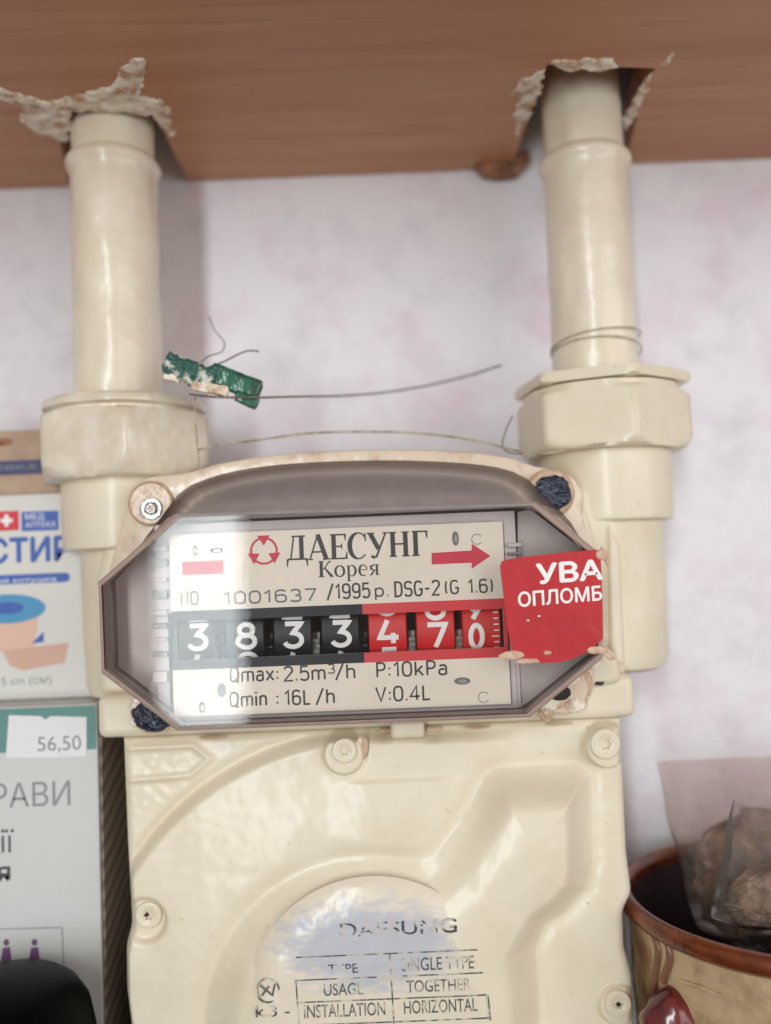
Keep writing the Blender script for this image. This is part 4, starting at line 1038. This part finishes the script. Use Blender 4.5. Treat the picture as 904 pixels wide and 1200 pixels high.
# herbal / medicine box
B2 = 250.0
xr2 = Q(117, 1000, B2)[0]; xl2 = Q(-190, 1000, B2)[0]; zt2 = z_b - .2
stripe = bpy.data.materials.new('shaded_striped_side'); stripe.use_nodes = True
nt = stripe.node_tree; N = nt.nodes; L = nt.links; tc = N.new('ShaderNodeTexCoord'); mp = N.new('ShaderNodeMapping'); mp.inputs['Rotation'].default_value = (R(-22), 0, 0)
wv = N.new('ShaderNodeTexWave'); wv.bands_direction = 'Z'; wv.inputs['Scale'].default_value = 62; wv.inputs['Distortion'].default_value = 1.2; wv.inputs['Detail'].default_value = 2
cr = N.new('ShaderNodeValToRGB'); cr.color_ramp.elements[0].color = (0.14, 0.10, 0.08, 1); cr.color_ramp.elements[1].color = (0.33, 0.26, 0.21, 1)
L.new(tc.outputs['Object'], mp.inputs[0]); L.new(mp.outputs[0], wv.inputs['Vector']); L.new(wv.outputs[0], cr.inputs[0]); L.new(cr.outputs[0], N['Principled BSDF'].inputs['Base Color']); N['Principled BSDF'].inputs['Roughness'].default_value = .7
hb = empty('medicine_box', ((xl2 + xr2) / 2, 270, -212), 'white medicine carton with teal top band and a paper price tag', 'carton')
box('carton', xl2, xr2, B2, 292, -212, zt2, card_shaded, hb, .5)
# striped side face; its shade and reflections are put into the brown
V = [(xr2 + .3, B2 + 1, -212), (xr2 + .3, 291, -212), (xr2 + .3, 291, zt2 - 6), (xr2 + .3, B2 + 1, zt2 - 6)]
V += [(a + .5, b_, c) for a, b_, c in V]
mesh('side_panel', V, [(0, 1, 2, 3), (4, 7, 6, 5), (0, 4, 5, 1), (1, 5, 6, 2), (2, 6, 7, 3), (3, 7, 4, 0)], stripe, hb, smooth=False)
i = Ink(flat(B2), .04); zb_ = Q(60, 880, B2)[1]; i.poly([(xl2 + .3, zb_), (xr2 - .3, zb_), (xr2 - .3, zt2 - .4), (xl2 + .3, zt2 - .4)]); i.build('teal_band', teal, hb)
tp = [Q(a, b_, B2) for a, b_ in [(8, 881), (11, 838), (48, 839), (54, 843), (60, 839), (102, 840), (102, 886), (50, 888), (8, 888)]]
prism('price_tag', tp, B2 - .3, B2 - .08, paper, hb)
text('lettering', '56,50', 45, 96, 880, 16, B2, grey_i, hb, h=.36)
text('lettering', 'ТРАВИ', -34, 83, 948, 26, B2, grey_i, hb, h=.05)
text('lettering', 'реакції', -92, 17, 1003, 24, B2, dgrey, hb, h=.05)
text('lettering', 'зняття', -84, 12, 1036, 20, B2, dgrey, hb, h=.05, bold=.02)
fr_ = Ink(flat(B2), .04)
for a, b_ in (((-60, 1090), (73, 1087)), ((73, 1087), (76, 1150)), ((-60, 1154), (76, 1150))): fr_.ribbon([Q(*a, B2), Q(*b_, B2)], .3)
fr_.build('frame_print', grey_i, hb)
for a in (8, 41, -25):
    x, z = Q(a, 1118, B2); i = Ink(flat(B2), .05); s = .25
    i.disc(x, z + 13 * s, 3.4 * s, 4 * s, 10); i.poly([(x - 4 * s, z + 7 * s), (x + 4 * s, z + 8 * s), (x + 6 * s, z - 9 * s), (x - 7 * s, z - 8 * s)]); i.poly([(x - 9 * s, z - 8 * s), (x + 9 * s, z - 8 * s), (x + 7 * s, z - 14 * s), (x - 8 * s, z - 14 * s)])
    i.build('figure_print', purple, hb)

# black lid in front of it
blk = mat('black_plastic', (0.002, 0.002, 0.002), 0.4, spec=.06)
bx_, bz_ = Q(2, 1200, 225)
jr = empty('black_jar', (bx_ - 1, 226, -212), 'black jar with rounded lid in front of the white medicine carton', 'jar')
ztop_ = Q(0, 1148, 226)[1]
lathe('lid', [(23.5, ztop_ - 26), (23.9, ztop_ - 24), (23.6, ztop_ - 16), (22.2, ztop_ - 9), (19.4, ztop_ - 4.5), (16, ztop_ - 2), (8, ztop_ - .4), (1, ztop_)], bx_ - 1, 226, blk, jr, 72)
lathe('jar_body', [(20, -212), (23.5, -211), (24, -206), (24, ztop_ - 29), (22, ztop_ - 26.5)], bx_ - 1, 226, blk, jr, 64)

# ------------------------------------------------------------------ enamel pot with brown rim at the right
PC = 247.0; pr_ = 44.0
px_c = Q(915, 1000, PC)[0]; rz_ = -98.5
pot = empty('enamel_pot', (px_c, PC, -212), 'cream relief pot with copper brown rim beside the meter', 'pot')
copper = mat('copper_brown_glaze', (0.20, 0.045, 0.012), 0.25, metal=0.35, coat=.5, bumps=((200, .3),), var=(90, (0.07, 0.014, 0.008), .42, .65))
potm = mat('cream_brown_glaze', (0.50, 0.37, 0.22), 0.45, coat=.15, bumps=((90, 1.6), (260, .4)), var=(55, (0.30, 0.16, 0.08), .47, .66), stain=(38, (0.52, 0.36, 0.10), .58, .75))
inside = mat('dark_glaze', (0.05, 0.032, 0.036), 0.3)
def potr(t, r, z): return r + 0.9 * math.sin(9 * t + z * .06) * max(0, math.sin((z + 212) / 112 * math.pi)) * .8
body = [(30, -212), (34, -210.5), (38, -203), (41, -180), (41.5, -150), (41.8, -120), (42.4, rz_ - 4), (43.2, rz_ - 1)]
fine = []
for i in range(len(body) - 1):
    for k in range(6): t = k / 6; fine.append((body[i][0] + (body[i + 1][0] - body[i][0]) * t, body[i][1] + (body[i + 1][1] - body[i][1]) * t))
fine.append(body[-1])
lathe('pot_body', fine, px_c, PC, potm, pot, 120, potr, ang=60, caps=False, wob=.9)
lathe('pot_inside', [(2, -205), (38, -204), (40.2, -150), (41.2, rz_ - 3)], px_c, PC, inside, pot, 96, ang=60, caps=False)
lathe('rim', [(41.2, rz_ - 3), (41.0, rz_ - 1), (41.8, rz_ + .8), (43.2, rz_ + 1.6), (44.8, rz_ + 1.0), (45.6, rz_ - .8), (45.2, rz_ - 2.8), (43.6, rz_ - 4.2), (42.3, rz_ - 4.6)], px_c, PC, copper, pot, 144, ang=70, caps=False, wob=.15)
# relief leaves trailing down the body, left of the berry
for k, pts in enumerate(([(762, 1085), (772, 1110), (770, 1140), (764, 1175)], [(775, 1090), (786, 1118), (778, 1150)], [(800, 1150), (822, 1157), (846, 1168)])):
    P = []
    for a, b_ in pts:
        for D in np.arange(200, 247, .5):
            p = at(a, b_, D)
            if math.hypot(p.x - px_c, D - PC) <= 42.3: break
        P.append(p)
    tube('relief_stem', spline(P, 6), 1.1 if k < 2 else .6, potm if k == 2 else mat('brown_relief_glaze', (0.20, .09, .05), .4, coat=.3, bumps=((200, .4),)), pot)
berry = mat('dark_red_glaze', (0.16, 0.012, 0.008), 0.22, coat=.7, bumps=((160, .5),), var=(120, (0.07, .006, .012), .4, .62))
for D in np.arange(190, 247, .5):
    p = at(790, 1184, D)
    if math.hypot(p.x - px_c, D - PC) <= 43: break
V = []; F = []; n = 48; rows = 20
for i in range(rows):
    ph = math.pi * i / (rows - 1) - math.pi / 2
    for k in range(n):
        t = 2 * math.pi * k / n; cx, cz = math.cos(t), math.sin(t)
        q = 1 / (abs(cx) ** 1.5 + abs(cz) ** 1.5) ** (1 / 1.5) * 1.06
        rr_ = math.cos(ph); wv_ = 1 + .06 * mnoise.noise((cx * 2, cz * 2, ph * 2))
        V.append((p.x + 8.2 * cx * rr_ * q * wv_, p.y + 1 + 6 * math.sin(ph), p.z - 3 + 8.0 * cz * rr_ * q * wv_))
for i in range(rows - 1):
    for k in range(n):
        a = i * n + k; b2 = i * n + (k + 1) % n; F.append((a, b2, b2 + n, a + n))
mesh('berry_knob', V, F, berry, pot, 70)

# clear bags standing in the pot
herb = mat('dried_herb_mix', (0.36, 0.235, 0.165), 0.95, spec=.1, bumps=((500, 1.0),), var=(120, (0.16, 0.11, 0.07), .42, .6), stain=(300, (0.44, .33, .25), .54, .66))
def bag(name, px, py_top, py_bot, D, w0, w1, d0, d1, m, fill, label, lean=0, seed=0):
    x, zt = Q(px, py_top, D); zb = Q(px, py_bot, D)[1]
    e = empty(name, (x, D, zb), label, 'plastic bag', 'clear plastic bags standing in the pot')
    V = []; F = []; n = 96; rows = 60
    for i in range(rows):
        s = i / (rows - 1); w_ = (w0 + (w1 - w0) * s) * min(1, (s * 6 + .25)) ; d = (d0 * (1 - s) + d1 * s) * min(1, s * 5 + .3)
        for k in range(n):
            t = 2 * math.pi * k / n; cx, cy = math.cos(t), math.sin(t)
            q = mnoise.noise((cx * 1.6 + seed, cy * 1.6, s * 3)) * 2.4 + mnoise.noise((cx * 4 + seed, cy * 4, s * 5)) * .55
            qd = q * min(1, .35 + d / 7)
            V.append((x + lean * s + w_ * cx + q * .7, D + d * cy + qd * cy * 1.1, zb + (zt - zb) * s + .8 * mnoise.noise((cx * 2, seed, cy)) * s))
    for i in range(rows - 1):
        for k in range(n):
            a = i * n + k; b2 = i * n + (k + 1) % n; F.append((a, b2, b2 + n, a + n))
    F.append(tuple(range(n)))
    mesh('film', V, F, m, e, 80)
    V = []; F = []; rows2 = 64
    for i in range(rows2):
        s = i / (rows2 - 1)
        pr0 = math.sin(math.acos(min(1, max(-1, 2 * s - 1)))) ** .6 * .9
        for k in range(n):
            t = 2 * math.pi * k / n; cx, cy = math.cos(t), math.sin(t)
            q = 1 + .16 * mnoise.noise((cx * 2.5 + seed, cy * 2.5, s * 5)) + .12 * mnoise.noise((cx * 7 + seed, cy * 7, s * 11)) + .09 * mnoise.noise((cx * 16 + seed, cy * 16, s * 24))
            sl = s * fill + .03
            V.append((x + lean * sl + (w0 + (w1 - w0) * sl) * cx * pr0 * q * .86, D + d0 * .72 * cy * pr0 * q, zb + (zt - zb) * (sl + .05 * cx * s)))
    for i in range(rows2 - 1):
        for k in range(n):
            a = i * n + k; b2 = i * n + (k + 1) % n; F.append((a, b2, b2 + n, a + n))
    F += [tuple(range(n)), tuple(range((rows2 - 1) * n, rows2 * n))]
    mesh('herb_contents', V, F, herb, e, 80)
bag('plastic_bag', 868, 888, 1112, 266, 15, 25, 11, 1.2, film_m, .66, 'taller dusty plastic bag of brown herbs leaning on the wall behind', -1.5, 2)
bag('plastic_bag', 903, 938, 1092, 240, 18.5, 13, 10, 4.5, film_clear, .5, 'shorter glossy crumpled plastic bag in front of the pot opening', 3, 8)
